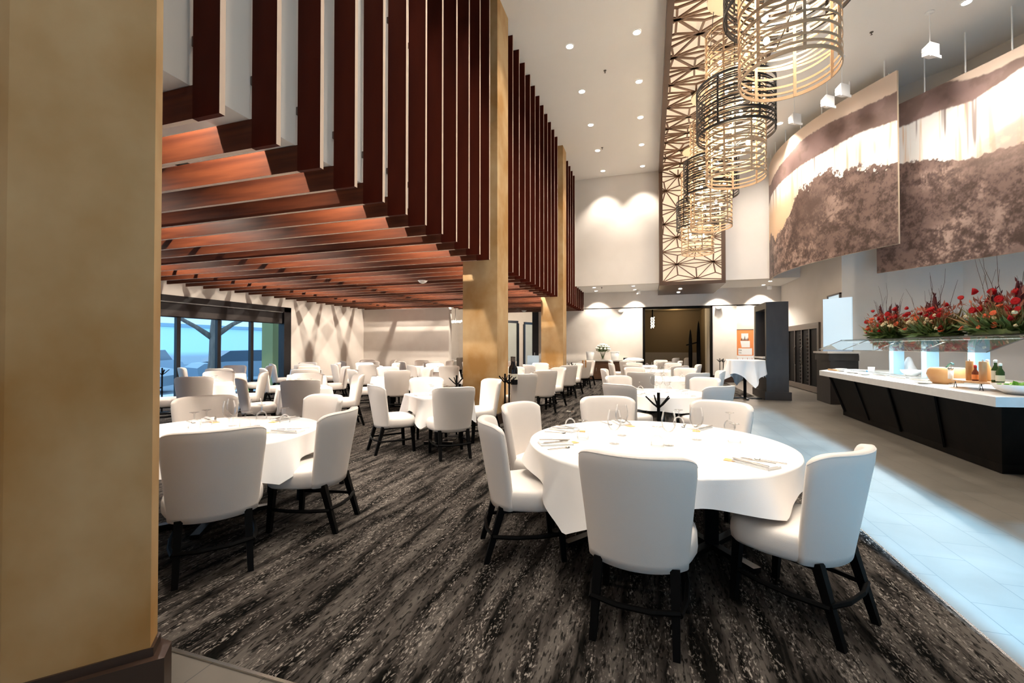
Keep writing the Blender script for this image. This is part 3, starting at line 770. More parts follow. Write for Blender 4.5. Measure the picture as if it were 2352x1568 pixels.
# glasses, cutlery
def lathe_obj(name, prof, mats, parent=None, n=20, loc=None): return MB().lathe(prof, n=n, cap=False).build(name, mats, parent, smooth=True, loc=loc)
def make_goblet():                 # stands upside down
    t = thing('water_goblet', 'x', 'glass')
    lathe_obj('bowl', [(.044, .001), (.048, .012), (.048, .030), (.040, .058), (.022, .075), (.007, .082)], 'stemglass', t)
    lathe_obj('stem', [(.007, .082), (.0055, .10), (.006, .125), (.012, .134)], 'stemglass', t, 10)
    lathe_obj('foot', [(.012, .134), (.036, .140), (.037, .142), (.001, .1425)], 'stemglass', t)
    return t
def make_wine():
    t = thing('wine_glass', 'x', 'glass')
    lathe_obj('foot', [(.001, .004), (.036, .002), (.037, .004), (.008, .009)], 'stemglass', t)
    lathe_obj('stem', [(.006, .009), (.0045, .05), (.006, .095)], 'stemglass', t, 10)
    lathe_obj('bowl', [(.006, .095), (.028, .105), (.045, .13), (.052, .16), (.050, .195), (.040, .245)], 'stemglass', t, 24)
    return t
def make_fork():
    m = MB(); m.bar((0, -.1, .004), (0, .03, .004), .012, .003); m.bar((0, .03, .004), (0, .05, .006), .022, .003)
    for x in (-.009, -.003, .003, .009): m.bar((x, .05, .006), (x, .095, .004), .0035, .002)
    return m.build('fork', 'steel')
def make_knife():
    m = MB(); m.bar((0, -.11, .004), (0, -.01, .004), .014, .006); m.bar((0, -.01, .004), (0, .12, .004), .018, .002); return m.build('knife', 'steel')
def make_spoon():
    m = MB(); m.bar((0, -.1, .004), (0, .04, .004), .010, .003); m.lathe([(.001, .001), (.014, .002), (.019, .006)], (0, .06, 0), 14, cap=False); return m.build('spoon', 'steel')
def make_napkin():
    m = MB(); n = 9; v = []
    for k, z in enumerate((0, .006, .012)):
        pass
    m.box(-.06, -.12, .0, .06, .12, .006); m.box(-.057, -.12, .007, .058, .118, .013); m.box(-.05, -.118, .013, .03, .115, .018)
    return m.build('napkin', 'linen')
GOB, WIN = make_goblet(), make_wine(); FORK, KNIFE, SPOON, NAP = make_fork(), make_knife(), make_spoon(), make_napkin()
CARD = MB().box(-.045, -.03, 0, .045, .03, .003).build('card', 'cardorange')
PROTO_USED = set()
def put(proto, cat, x, y, z, rz, label, group):
    if proto.name not in PROTO_USED:
        PROTO_USED.add(proto.name); proto.location = (x, y, z); proto.rotation_euler = (0, 0, rz); return tag(proto, label, cat, group)
    o = dup(proto, (x, y, z), rz, label, group); o['category'] = cat; return o

TABLES = []
def side_word(x, y, cx, cy, fine=True):
    lx, ly = x-cx, y-cy; right = CY*lx+SY*ly; fwd = -SY*lx+CY*ly
    a = math.degrees(atan2(fwd, right)) % 360
    if fine:
        names = ['right', 'far-right', 'far', 'far-left', 'left', 'near-left', 'near', 'near-right']
        return names[int((a+22.5)//45) % 8]
    return ['far-right', 'far-left', 'near-left', 'near-right'][int(a//90) % 4]
def table(kind, cx, cy, R, angs, desc, rot=0, cd=.14, cc=.40, ph=None, settings=4, cr=None, group=None, twin=False, labels=None, glasses=4):
    z = .735
    kname = {'r': 'round', 's': 'square'}[kind]
    t = thing(kname+'_dining_table', 'dark pedestal table beneath the cloth, %s' % desc, 'table', (cx, cy, 0), rot, 'pedestal tables under cloths')
    if kind == 'r': MB().lathe([(R-.02, z-.03), (R-.012, z-.025), (R-.012, z-.004), (R-.02, z)], n=48).build('tabletop', 'espresso', t)
    else: f_ = sqr(R-.02, 0); MB().prism([(f_(2*pi*i/72)*cos(2*pi*i/72), f_(2*pi*i/72)*sin(2*pi*i/72)) for i in range(72)], z-.03, z-.001).build('tabletop', 'espresso', t)
    base(t, z, R, twin)
    r0 = (lambda a: R) if kind == 'r' else sqr(R, rot)
    ph = rot+pi/4 if ph is None else ph
    cloth(cx, cy, z+.004, r0, cd, cc, ph, 'white linen cloth hanging in folds over %s' % desc, 'white tablecloths', int(abs(cx*13+cy*7)*10), flare=.07 if kind == 'r' else .05, folds=13 if kind == 'r' else 9)
    seen = {}
    cr = cr or (R+.18 if kind == 'r' else R+.22)
    for i, a in enumerate(angs):
        a = radians(a); x, y = cx+cr*cos(a), cy+cr*sin(a)
        w = side_word(x, y, cx, cy, True)
        if kind == 's': w = side_word(x, y, cx, cy, False)
        seen[w] = seen.get(w, 0)+1
        if seen[w] > 1: w = {'near': 'nearest-front', 'far': 'rear', 'left': 'outer-left', 'right': 'outer-right'}.get(w, 'outer '+w)
        chair(x, y, cx, cy, 'cream chair, %s side of %s' % (w, desc), 'chairs around %s' % desc)
        # place setting
        rr = R-.16; sx_, sy_ = cx+rr*cos(a), cy+rr*sin(a); zt = z+.005
        g = 'place settings on %s' % desc
        put(NAP, 'napkin', sx_, sy_, zt, a+rng.uniform(-.15, .15)+pi/2*1, 'folded napkin at the %s of %s' % (w, desc), 'folded napkins on %s' % desc)
        tx, ty = -sin(a), cos(a)
        if settings > 4 or True:
            put(FORK, 'fork', sx_+tx*.02, sy_+ty*.02, zt+.018, a+pi/2+.2, 'fork on the %s napkin of %s' % (w, desc), 'forks on %s' % desc)
            if settings > 4:
                put(KNIFE, 'knife', sx_-tx*.05, sy_-ty*.05, zt+.018, a+pi/2-.08, 'knife on the %s napkin of %s' % (w, desc), 'knives on %s' % desc)
                put(SPOON, 'spoon', sx_+tx*.14, sy_+ty*.14, zt, a+pi/2+.3, 'spoon beside the %s napkin of %s' % (w, desc), 'spoons on %s' % desc)
                put(CARD, 'card', sx_-cos(a)*.13-tx*.03, sy_-sin(a)*.13-ty*.03, zt, a+.4, 'orange card by the %s napkin of %s' % (w, desc), 'orange cards on %s' % desc)
        if glasses and settings <= 4:
            gx, gy = cx+(R-.30)*cos(a+.35)*1.0, cy+(R-.30)*sin(a+.35)
            if R < .5: gx, gy = cx+.16*cos(a+.6), cy+.16*sin(a+.6)
            put(GOB, 'glass', gx, gy, zt, 0, 'upturned goblet at the %s of %s' % (w, desc), 'upturned goblets on %s' % desc)
    return t
# foreground round table
D1 = 'the big round foreground table'
table('r', .03, 3.45, .92, (-95, -41, -155, 163, 112, 60), D1, cd=.13, cc=.40, ph=[(radians(-121), .41), (radians(-50), .215), (radians(20), .30), (radians(138), .22)], settings=6, twin=True, cr=.98)
for px, py, w in ((1310, 981, 'leftmost'), (1339, 1007, 'second from left'), (1510, 1025, 'nearest, front centre'), (1687, 1017, 'front right'), (1676, 985, 'rear right'), (1559, 977, 'rear centre')):
    x, y = onz(px, py, .74); put(GOB, 'glass', x, y, .7405, 0, 'upturned water goblet, %s one on %s' % (w, D1), 'upturned goblets on %s' % D1)
for px, py, w in ((1411, 1019, 'left'), (1536, 1023, 'middle'), (1600, 1010, 'right'), (1428, 1000, 'second left')):
    x, y = onz(px, py, .74); put(WIN, 'glass', x, y, .7405, 0, 'tall upright wine glass, %s one on %s' % (w, D1), 'wine glasses on %s' % D1)
D0 = 'the left round table'
table('r', -3.5, 2.75, .80, (-38, 13, 80, 146, 265), D0, cd=.15, cc=.34, ph=[(radians(-12), .31), (radians(60), .2), (radians(180), .3), (radians(235), .3)], settings=6, cr=.86)
for px, py, w in ((446, 984, 'leftmost'), (474, 977, 'second from left'), (563, 980, 'front centre'), (601, 962, 'rear'), (654, 971, 'rightmost')):
    x, y = onz(px, py, .74); put(GOB, 'glass', x, y, .7405, 0, 'upturned water goblet, %s one on %s' % (w, D0), 'upturned goblets on %s' % D0)
for px, py, w in ((526, 986, 'left'), (535, 978, 'middle'), (588, 978, 'right')):
    x, y = onz(px, py, .74); put(WIN, 'glass', x, y, .7405, 0, 'tall upright wine glass, %s one on %s' % (w, D0), 'wine glasses on %s' % D0)
# diamond-set square tables
DA = (50, 130, 230, 310)
q4 = radians(-40)
sq = [(-3.0, 5.85, 'the square table before the middle pillar'), (-5.8, 6.2, 'the middle square table of the front row'), (-8.15, 6.25, 'the window-side square table of the front row'),
      (-5.9, 9.1, 'the right square table of the second row'), (-8.2, 8.85, 'the middle square table of the second row'), (-10.4, 8.5, 'the window-side square table of the second row'),
      (-5.8, 11.5, 'the right square table of the third row'), (-8.3, 11.4, 'the middle square table of the third row'), (-10.3, 11.1, 'the left square table of the third row'),
      (-5.3, 14.2, 'the right square table of the last row'), (-7.7, 14.1, 'the middle square table of the last row'), (-10.0, 13.9, 'the left square table of the last row'),
      (-2.75, 10.0, 'the first aisle table past the middle pillar'), (-2.75, 12.8, 'the second aisle table past the middle pillar'), (-2.75, 15.9, 'the aisle table past the farther pillar')]
for x, y, dsc in sq:
    table('s', x, y, .40, DA if y != 10.0 else (50, 130, 310), dsc, rot=radians(-40), cd=.205, cc=.40, cr=.68)
# table with the bottles beside the middle pillar
table('s', -3.1, 8.98, .36, (310,), 'the bottle table behind the middle pillar', rot=radians(-40), cd=.26, cc=.42, cr=1.03, glasses=0)
# centre line of round tables
table('r', .17, 7.15, .66, (236, 312, 132, 48), 'the second round table down the centre', cd=.19, cc=.215, ph=radians(20))
table('r', .22, 10.35, .80, (250, 305, 0, 60, 120, 180), 'the third round table down the centre', cd=.19, cc=.215, ph=radians(10))
table('r', .1, 13.7, .80, (240, 305, 0, 60, 120, 180), 'the fourth round table down the centre', cd=.19, cc=.215, ph=radians(40))
table('r', -.2, 16.9, .80, (240, 305, 0, 60, 120, 180), 'the last round table down the centre', cd=.19, cc=.215, ph=radians(30))
for px, d_, w in ((1500, 6.9, 'left'), (1515, 7.05, 'middle'), (1532, 6.8, 'right')):
    x, y = at(px, d_); put(WIN, 'glass', x, y, .7405, 0, 'upright wine glass, %s one on the second round table down the centre' % w, 'wine glasses on the second round table')
for i, (px, d_) in enumerate(((1490, 10.1), (1500, 9.8), (1520, 10.2), (1510, 13.5), (1500, 13.2), (1525, 13.6))):
    x, y = at(px, d_); put(WIN, 'glass', x, y, .7405, 0, 'upright wine glass, %s one on the %s centre table' % (('left', 'nearest', 'right', 'middle', 'nearest', 'right')[i], 'third' if i < 3 else 'fourth'), 'wine glasses on the %s centre table' % ('third' if i < 3 else 'fourth'))

# high cocktail table at the right
DH = 'the tall cocktail table in front of the dark cabinet'
t = thing('cocktail_table', 'tall black-legged cocktail table under a white cloth before the dark cabinet', 'table', (2.53, 13.61, 0))
MB().box(-.4, -.4, 1.05, .4, .4, 1.08).build('tabletop', 'espresso', t); MB().tube([(0, 0, .02), (0, 0, 1.05)], .04, 12).build('post', 'black', t)
m = MB(); m.bar((-.42, 0, .02), (.42, 0, .02), .06, .03); m.bar((0, -.42, .02), (0, .42, .02), .06, .03); m.build('foot', 'blackmetal', t)
cloth(2.53, 13.61, 1.086, sqr(.42, radians(2)),   .36, .74, [(radians(-78), .74), (radians(8), .6), (radians(100), .78), (radians(190), .62)], 'white cloth with long pointed corners over the tall cocktail table', 'white tablecloths', 5, flare=.11, folds=7)

# coat racks
r0_ = None
for i, (px, d_, lab) in enumerate(((1160, 7.5, 'low black branching rack left of the wine bottles, by the middle pillar'), (1169.5, 7.25, 'low black branching rack just in front of the wine bottles'), (1049, 7.1, 'low black branching rack on the left of the middle pillar'), (1313, 12.9, 'low black branching rack among the aisle chairs'), (1512, 4.42, 'low black branching rack just behind the big round foreground table'), (373, 9.6, 'low black branching rack by the window at the left edge'), (1653, 17.6, 'low black branching rack left of the tall cocktail table'), (1661, 17.3, 'low black branching rack half hidden by the tall cocktail cloth'))):
    x, y = at(px, d_)
    if r0_ is None:
        r0_ = thing('coat_rack', lab, 'coat rack', (x, y, 0), 0, 'black branching racks')
        MB().tube([(0, 0, .02), (0, 0, .985)], .015, 10).build('pole', 'black', r0_)
        m = MB()
        for q in range(5):
            a = 2*pi*q/5+.3; m.tube([(0, 0, .83), (.05*cos(a), .05*sin(a), .87), (.125*cos(a), .125*sin(a), .945)], [.010, .009, .007], 8)
        m.build('hooks', 'black', r0_)
        MB().lathe([(.14, 0), (.14, .012), (.03, .025)], n=20).build('foot_plate', 'black', r0_)
    else: dup(r0_, (x, y, 0), i*.4, lab)

# wine bottles on their table beside the pillar
bprof = [(.047, 0), (.05, .006), (.05, .20), (.045, .235), (.02, .27), (.017, .30), (.017, .375), (.019, .376), (.019, .385)]
b0 = None
for px, d_, sc, lab in ((1176, 8.35, 1.35, 'large dark wine bottle with a pale label beside the pillar, left one'), (1181, 8.2, 1.35, 'large dark wine bottle beside the pillar, right one')):
    x, y = at(px, d_)
    if b0 is None:
        b0 = thing('wine_bottle', lab, 'bottle', (x, y, .74), 0, 'dark bottles by the middle pillar')
        MB().lathe(bprof, n=20).build('glass_body', 'darkglass', b0, smooth=True); MB().lathe([(.019, .32), (.019, .386), (.001, .387)], n=14, cap=False).build('foil_cap', 'dullmetal', b0)
        MB().lathe([(.0508, .07), (.0508, .15)], n=20, cap=False).build('paper_label', 'label', b0)
        b0.scale = (1.35,)*3
    else: dup(b0, (x, y, .74), .8, lab)

# ------------------------------------------------------------------ far furniture: sideboard, flowers, ice buckets
t = thing('sideboard', 'brown sideboard with a cream top below the white flowers', 'sideboard', (-1.75, 19.2, 0))
MB().box(-1.05, -.28, .06, .95, .34, .83).build('body', 'walnut', t); MB().box(-1.10, -.32, .83, 1.0, .38, .88).build('top', 'counter', t); MB().box(-1.0, -.24, 0, .9, .3, .06).build('plinth', 'black', t)
for i in range(3):
    dd_ = MB().box(-1.02+i*.66, -.295, .1, -.40+i*.66, -.28, .79).build('door', 'walnut', t); MB().box(-.46+i*.66, -.315, .40, -.44+i*.66, -.295, .55).build('handle', 'steel', dd_)
t = thing('flower_vase', 'glass vase of white flowers and greenery on the sideboard', 'flowers', (-1.95, 19.15, .88))
MB().lathe([(.07, 0), (.075, .02), (.06, .15), (.10, .28)], n=20, cap=False).build('vase', 'stemglass', t, smooth=True)
m = MB()
for i in range(150):
    a = rng.uniform(0, 2*pi); ph = rng.uniform(.0, 1.5); r = .27; x, y, z = r*cos(a)*cos(ph), r*sin(a)*cos(ph), .42+.22*sin(ph)
    m.bar((x*.6, y*.6, z-.08), (x*1.05, y*1.05, z+rng.uniform(-.06, .05)), .05, .008)
for i in range(14): a = i*.45; m.tube([(0, 0, .02), (.12*cos(a), .12*sin(a), .34)], .005, 5)
m.build('foliage', 'leaf', t)
wf = MB().ball((0, 0, 0), .055, 6, sz=.8).build('flower', 'whitepetal', t, smooth=True)
for i in range(34):
    a = i*2.4; ph = .15+1.3*((i*7) % 34)/34; o = wf if i == 0 else wf.copy()
    if i: COL.objects.link(o)
    o.location = (.29*cos(a)*cos(ph), .29*sin(a)*cos(ph), .42+.25*sin(ph))
i0 = None
for px, lab in ((1354, 'white ice bucket on the sideboard, left of the flowers'), (1413, 'white ice bucket on the sideboard, right of the flowers')):
    x, y = at(px, 18.75)
    if i0 is None:
        i0 = thing('ice_bucket', lab, 'ice bucket', (x, 19.1, .88), 0, 'white buckets on the sideboard'); MB().lathe([(.15, 0), (.19, .36), (.18, .36), (.145, .02), (.001, .02)], n=24, cap=False).build('pail', 'porcelain', i0, smooth=True); MB().lathe([(.195, .34), (.20, .35), (.195, .36)], n=24, cap=False).build('rim', 'whitepaint', i0)
    else: dup(i0, (x, 19.1, .88), 0, lab)
tag(MB().box(-.1, -.08, 0, .1, .08, .10).build('black_box', 'black', loc=(-.98, 19.1, .88)), 'small black box at the right end of the sideboard', 'box')
for px, lab in ((1338.5, 'orange-brown wooden mill on the far aisle table, left one'), (1345, 'orange-brown wooden mill on the far aisle table, right one')):
    x, y = at(px, 14.9)
    t = thing('pepper_mill', lab, 'pepper mill', (x, y, .74), 0, 'mills on the far aisle table'); MB().lathe([(.028, 0), (.024, .1), (.03, .18)], n=12).build('body', 'millwood', t); MB().lathe([(.03, .185), (.028, .24), (.01, .25)], n=12).build('cap', 'millwood', t)
# service cart with linens near the far tables
t = thing('service_cart', 'black service cart piled with folded white linens in front of the dark room', 'cart', (-.62, 18.35, 0))
m = MB(); m.box(-.42, -.25, .12, .42, .25, .16); m.box(-.42, -.25, .80, .42, .25, .85)
m.build('shelf', 'black', t)
for sx_ in (-.4, .4):
    for sy_ in (-.23, .23): MB().tube([(sx_, sy_, 0), (sx_, sy_, .93)], .02, 8).build('post', 'black', t)
m = MB(); v = []
tag(MB().lathe([(.36, 0), (.40, .04), (.36, .10), (.25, .14), (.01, .16)], n=20).build('folded_linens', 'linen', smooth=True, loc=(-.62, 18.35, .851)), 'heap of folded white linens lying on the black service cart', 'linens')

# private dining room: crystal lamp, standing sculpture, banquette
t = thing('crystal_pendant', 'slim crystal pendant lamp glowing in the dark private room', 'pendant lamp', (.12, 21.8, 3.3))
MB().tube([(0, 0, 0), (0, 0, -.45)], .035, 8).build('stem', 'espresso', t)
m = MB()
for i in range(26):
    a = i*2.4; z = -.45-i*.02; m.ball((.07*cos(a), .07*sin(a), z), .022, 5)
m.build('crystals', 'crystal', t)
light('POINT', (.12, 21.7, 2.3), 22, (1, .78, .45), .1)
light('POINT', (1.2, 23.0, 3.0), 30, (1, .78, .45), .1)
t = thing('standing_sculpture', 'pair of tall black pointed totems joined by a crossbar in the private room', 'sculpture', (1.95, 21.3, 0))
for x, h in ((-.20, 2.25), (.14, 2.62)):
    MB().lathe([(.055, 0), (.075, .5), (.085, h*.55), (.07, h*.8), (.035, h*.95), (.004, h)], (x, 0, 0), 12).build('totem', 'black', t, smooth=True)
MB().bar((-.38, 0, 1.52), (.14, 0, 1.66), .05, .06).build('crossbar', 'black', t); MB().box(-.4, -.2, 0, .35, .2, .10).build('base', 'black', t)
t = thing('banquette', 'grey upholstered banquette along the private room wall', 'bench', (1.0, 23.6, 0))
MB().box(-1.6, -.3, .0, 1.35, .55, .45).build('seat', 'greybanquette', t); MB().box(-1.6, .3, .45, 1.35, .55, 1.15).build('backrest', 'greybanquette', t)
for i, (x, y) in enumerate(((1.05, 21.5), (1.62, 22.25))): chair(x-.1, y+.1, x-1.2, y+.8, 'cream chair in the private room, %s one beside the totems' % ('left' if i == 0 else 'right'), 'chairs in the private room')

# wall recess poster
t = thing('poster', 'orange poster with white panels and red flame shapes behind the cocktail table', 'poster', (3.88, 20.88, 0))
MB().box(-.34, -.01, .75, .34, .015, 2.20).build('sheet', 'orange', t)
m = MB(); m.box(-.34, -.02, 2.17, .34, .02, 2.20); m.build('top_rail', 'dullmetal', t)
m = MB(); m.box(-.13, -.02, 1.72, .14, -.012, 2.02); m.add([(-.12, -.021, 1.42), (.20, -.021, 1.42), (.20, -.021, 1.70), (-.17, -.021, 1.70)], [(0, 1, 2, 3)]); m.box(-.25, -.02, 1.1, .28, -.012, 1.38); m.box(-.34, -.02, .76, .34, -.012, 1.07)
m.build('white_panel', 'porcelain', t)
m = MB()
for i in range(5): x = -.12+i*.06; m.add([(x-.03, -.024, 1.72), (x+.03, -.024, 1.72), (x+.005*(-1)**i, -.024, 1.72+(.12, .10, .22, .1, .14)[i])], [(0, 1, 2)])
m.build('brown_flame', 'walnut', t)
m = MB()
for i in range(15): x = -.32+i*.0457; m.add([(x-.03, -.024, .76), (x+.03, -.024, .76), (x+.008, -.024, .76+(.14, .24, .12, .18)[i % 4])], [(0, 1, 2)])
m.build('red_flame', 'redcap', t)
def text(s, size, mat_, parent, loc, rot):
    c = bpy.data.curves.new('lettering', 'FONT'); c.body = s; c.size = size; c.extrude = .001; c.align_x = 'LEFT'
    tmp = bpy.data.objects.new('tmp', c); COL.objects.link(tmp); bpy.context.view_layer.update()
    me = bpy.data.meshes.new_from_object(tmp.evaluated_get(bpy.context.evaluated_depsgraph_get())); bpy.data.objects.remove(tmp); bpy.data.curves.remove(c)
    me.name = 'lettering'; me.materials.clear(); me.materials.append(M[mat_]); o = bpy.data.objects.new('lettering', me); COL.objects.link(o); o.parent = parent; o.location = loc; o.rotation_euler = rot; return o
text('MA', .085, 'black', t, (-.235, -.024, 1.27), (radians(90), 0, 0)); text('TA', .085, 'black', t, (-.235, -.024, 1.16), (radians(90), 0, 0))

light('POINT', (3.9, 20.2, 3.0), 40, (1, .88, .74), .1)  # added lamp without a fixture, brightens the recess behind the poster
# dark tall cabinet with a serving niche
t = thing('tall_cabinet', 'tall dark brown cabinet block with a lit serving niche behind the cocktail table', 'cabinet', (0, 0, 0))
m = MB(); m.box(3.04, 13.5, 0, 3.58, 13.62, 2.68); m.box(3.04, 14.72, 0, 3.58, 14.92, 2.68); m.box(3.04, 13.62, 2.5, 3.58, 14.72, 2.68); m.box(3.04, 13.62, 0, 3.58, 14.72, 1.12); m.box(3.50, 13.62, 1.12, 3.58, 14.72, 2.5)
m.build('body', 'espresso_grey', t); MB().box(2.99, 13.44, 0, 3.63, 14.97, .22).build('plinth', 'espresso_grey', t); MB().box(2.98, 13.62, 1.12, 3.5, 14.72, 1.16).build('niche_shelf', 'counter', t)
MB().box(3.47, 13.75, 1.2, 3.495, 14.1, 2.45).build('niche_glass', 'postglow', t)
tag(t.children[0]) 

# wine cabinet in the right wall
t = thing('wine_cabinet', 'built-in dark wine cabinet with four glass doors on the right wall', 'wine cabinet', (4.94, 0, 0))
m = MB(); m.box(-.05, 15.45, 2.02, .008, 18.65, 2.2); m.box(-.05, 15.45, .03, .008, 18.65, .2); m.box(-.05, 18.52, .2, .008, 18.65, 2.02); m.box(-.05, 15.45, .2, .008, 15.58, 2.02)
m.build('surround', 'dullmetal', t); MB().box(-.012, 15.58, .2, .008, 18.52, 2.02).build('back_panel', 'black', t)
for i in range(4):
    y0 = 15.58+i*.735; m = MB(); m.box(-.045, y0, .2, -.015, y0+.04, 2.02); m.box(-.045, y0+.69, .2, -.015, y0+.735, 2.02); d_ = m.build('door', 'espresso_grey', t)
    if i in (1, 2): MB().tube([(-.05, y0+.6, .8), (-.09, y0+.6, .86), (-.09, y0+.6, 1.42), (-.05, y0+.6, 1.48)], .014, 8).build('handle', 'steel', d_)
for yy in (16.40, 17.14):
    m = MB(); m.box(-.03, yy-.012, .28, -.013, yy, 1.9)
    for j in range(14): m.box(-.03, yy, .3+j*.12, -.013, yy+.22, .309+j*.12)
    m.build('rack', 'espresso_grey', t)
bb = None
for i, y in enumerate((16.5, 17.24)):
    for j in range(12):
        lab = 'dark wine bottle in the %s rack of the wall cabinet, %s from the bottom' % ('right' if i == 0 else 'left', ORD[j])
        if bb is None:
            bb = MB().lathe([(.03, 0), (.036, .003), (.036, .012), (.014, .02), (.014, .04)], n=10).build('wine_bottle', 'darkglass'); bb.rotation_euler = (0, radians(-90), 0); bb.location = (4.928, y, .37+j*.12); tag(bb, lab, 'bottle', 'wine bottles in the right rack')
        else:
            o = bb.copy(); COL.objects.link(o); o.location = (4.928, y, .37+j*.12); o['label'] = lab; o['group'] = 'wine bottles in the %s rack' % ('right' if i == 0 else 'left')

# pedestal with glowing screen
t = thing('pedestal_cabinet', 'dark moulded pedestal cabinet with pale top beside the salad counter', 'cabinet', (4.63, 13.35, 0))
MB().box(-.30, -.45, 0, .30, .48, 1.10).build('body', 'espresso_grey', t); MB().box(-.34, -.49, 1.10, .30, .48, 1.24).build('cornice', 'espresso_grey', t); MB().box(-.38, -.53, 1.28, .305, .48, 1.33).build('top', 'counter', t); MB().box(-.32, -.47, 1.24, .3, .48, 1.28).build('neck', 'espresso_grey', t)
x0, y0 = 4.40, 13.55; x1, y1 = 4.86, 13.0
t = thing('light_screen', 'tall glowing blue-white screen standing on the dark pedestal', 'light panel', (0, 0, 0))
MB().prism([(4.36, 13.44), (4.82, 12.96), (4.85, 12.99), (4.39, 13.47)], 1.34, 2.70).build('glowing_panel', 'glowpanel', t)
MB().prism([(4.35, 13.43), (4.82, 12.94), (4.86, 12.99), (4.39, 13.48)], 1.331, 1.36).build('base_rail', 'steel', t)
m = MB(); m.box(4.90, 13.92, 1.5, 4.96, 13.96, 2.92); m.box(4.90, 14.76, 1.5, 4.96, 14.80, 2.92); m.box(4.90, 13.92, 2.88, 4.96, 14.80, 2.92)
w2 = m.build('window_2', 'dullmetal'); tag(w2, kind='structure'); MB().box(4.93, 13.95, 1.5, 4.945, 14.77, 2.89).build('pane', 'glowpanel', w2)  # emissive pane stands in for the bright room beyond this wall opening

# ------------------------------------------------------------------ salad counter
t = thing('buffet_counter', 'long island counter with pale stone top and dark slanted base', 'counter', (0, 0, 0))
top = [(3.60, 11.34), (3.47, 5.92), (5.4, 6.25), (5.6, 11.9), (4.25, 12.40)]
MB().prism(top, .815, .92).build('stone_top', 'counter', t)
cx_, cy_ = 4.5, 9.2
def inset(p, k): 
    return [(x+(cx_-x)*k/max(.3, hypot(x-cx_, y-cy_))*1.0, y+(cy_-y)*k/max(.3, hypot(x-cx_, y-cy_))) for x, y in p]
b1 = [(3.72, 11.2), (3.60, 6.06), (5.3, 6.35), (5.5, 11.8), (4.25, 12.25)]; b2 = [(3.92, 11.0), (3.83, 6.45), (5.1, 6.7), (5.3, 11.5), (4.3, 11.95)]
m = MB(); n = 5; m.add([(x, y, .815) for x, y in b1]+[(x, y, .10) for x, y in b2]+[(x, y, 0) for x, y in b2], [(i, (i+1) % n, n+(i+1) % n, n+i) for i in range(n)]+[(n+i, n+(i+1) % n, 2*n+(i+1) % n, 2*n+i) for i in range(n)]+[(4, 3, 2, 1, 0)])
m.build('dark_base', 'espresso', t)
for i, f_ in enumerate((.03, .27, .52, .77)):
    x1_, y1_ = 3.72+(3.60-3.72)*f_, 11.2+(6.06-11.2)*f_; x2_, y2_ = 3.92+(3.83-3.92)*f_, 11.0+(6.45-11.0)*f_
    MB().bar((x1_-.01, y1_, .80), (x2_-.008, y2_, .08), .02, .03).build('rib', 'black', t)
# sneeze guard
t = thing('sneeze_guard', 'glass sneeze guard with pale lit posts over the salad counter', 'sneeze guard', (0, 0, 0))
for y in (10.25, 9.2, 8.05): MB().box(4.45, y-.075, .92, 4.62, y+.075, 1.56).build('post', 'postglow', t)
MB().box(4.28, 6.6, 1.582, 4.86, 11.9, 1.60).build('shelf', 'dullmetal', t)
MB().box(4.24, 6.5, 1.60, 4.90, 12.0, 1.612).build('glass_top', 'guardglass', t)
ys = [12.0, 10.65, 9.3, 7.95, 6.62]
for i in range(4):
    m = MB(); a, b = ys[i]-.008, ys[i+1]+.008
    m.add([(4.26, a, 1.60), (4.26, b, 1.60), (3.80, b, 1.385), (3.80, a, 1.385), (4.26, a, 1.592), (4.26, b, 1.592), (3.80, b, 1.377), (3.80, a, 1.377)], [(0, 1, 2, 3), (7, 6, 5, 4), (0, 4, 5, 1), (1, 5, 6, 2), (2, 6, 7, 3), (3, 7, 4, 0)])
    m.build('glass_pane', 'guardglass', t)
for y in ys: MB().bar((4.26, y, 1.60), (3.80, y, 1.385), .012, .012).build('pane_edge', 'steel', t)
MB().box(4.30, 6.7, 1.546, 4.36, 11.8, 1.558).build('strip_light', 'striplight', t)
light('AREA', (4.15, 9.2, 1.52), 55, (.85, .96, 1.0), .3, rot=(0, 0, 0)).data.shape = 'RECTANGLE'
bpy.data.lights[-1].size_y = 5.0
for l_ in bpy.data.lights:
    if l_.type == 'AREA' and l_.shape == 'RECTANGLE': l_.size = .04; l_.size_y = 5.0

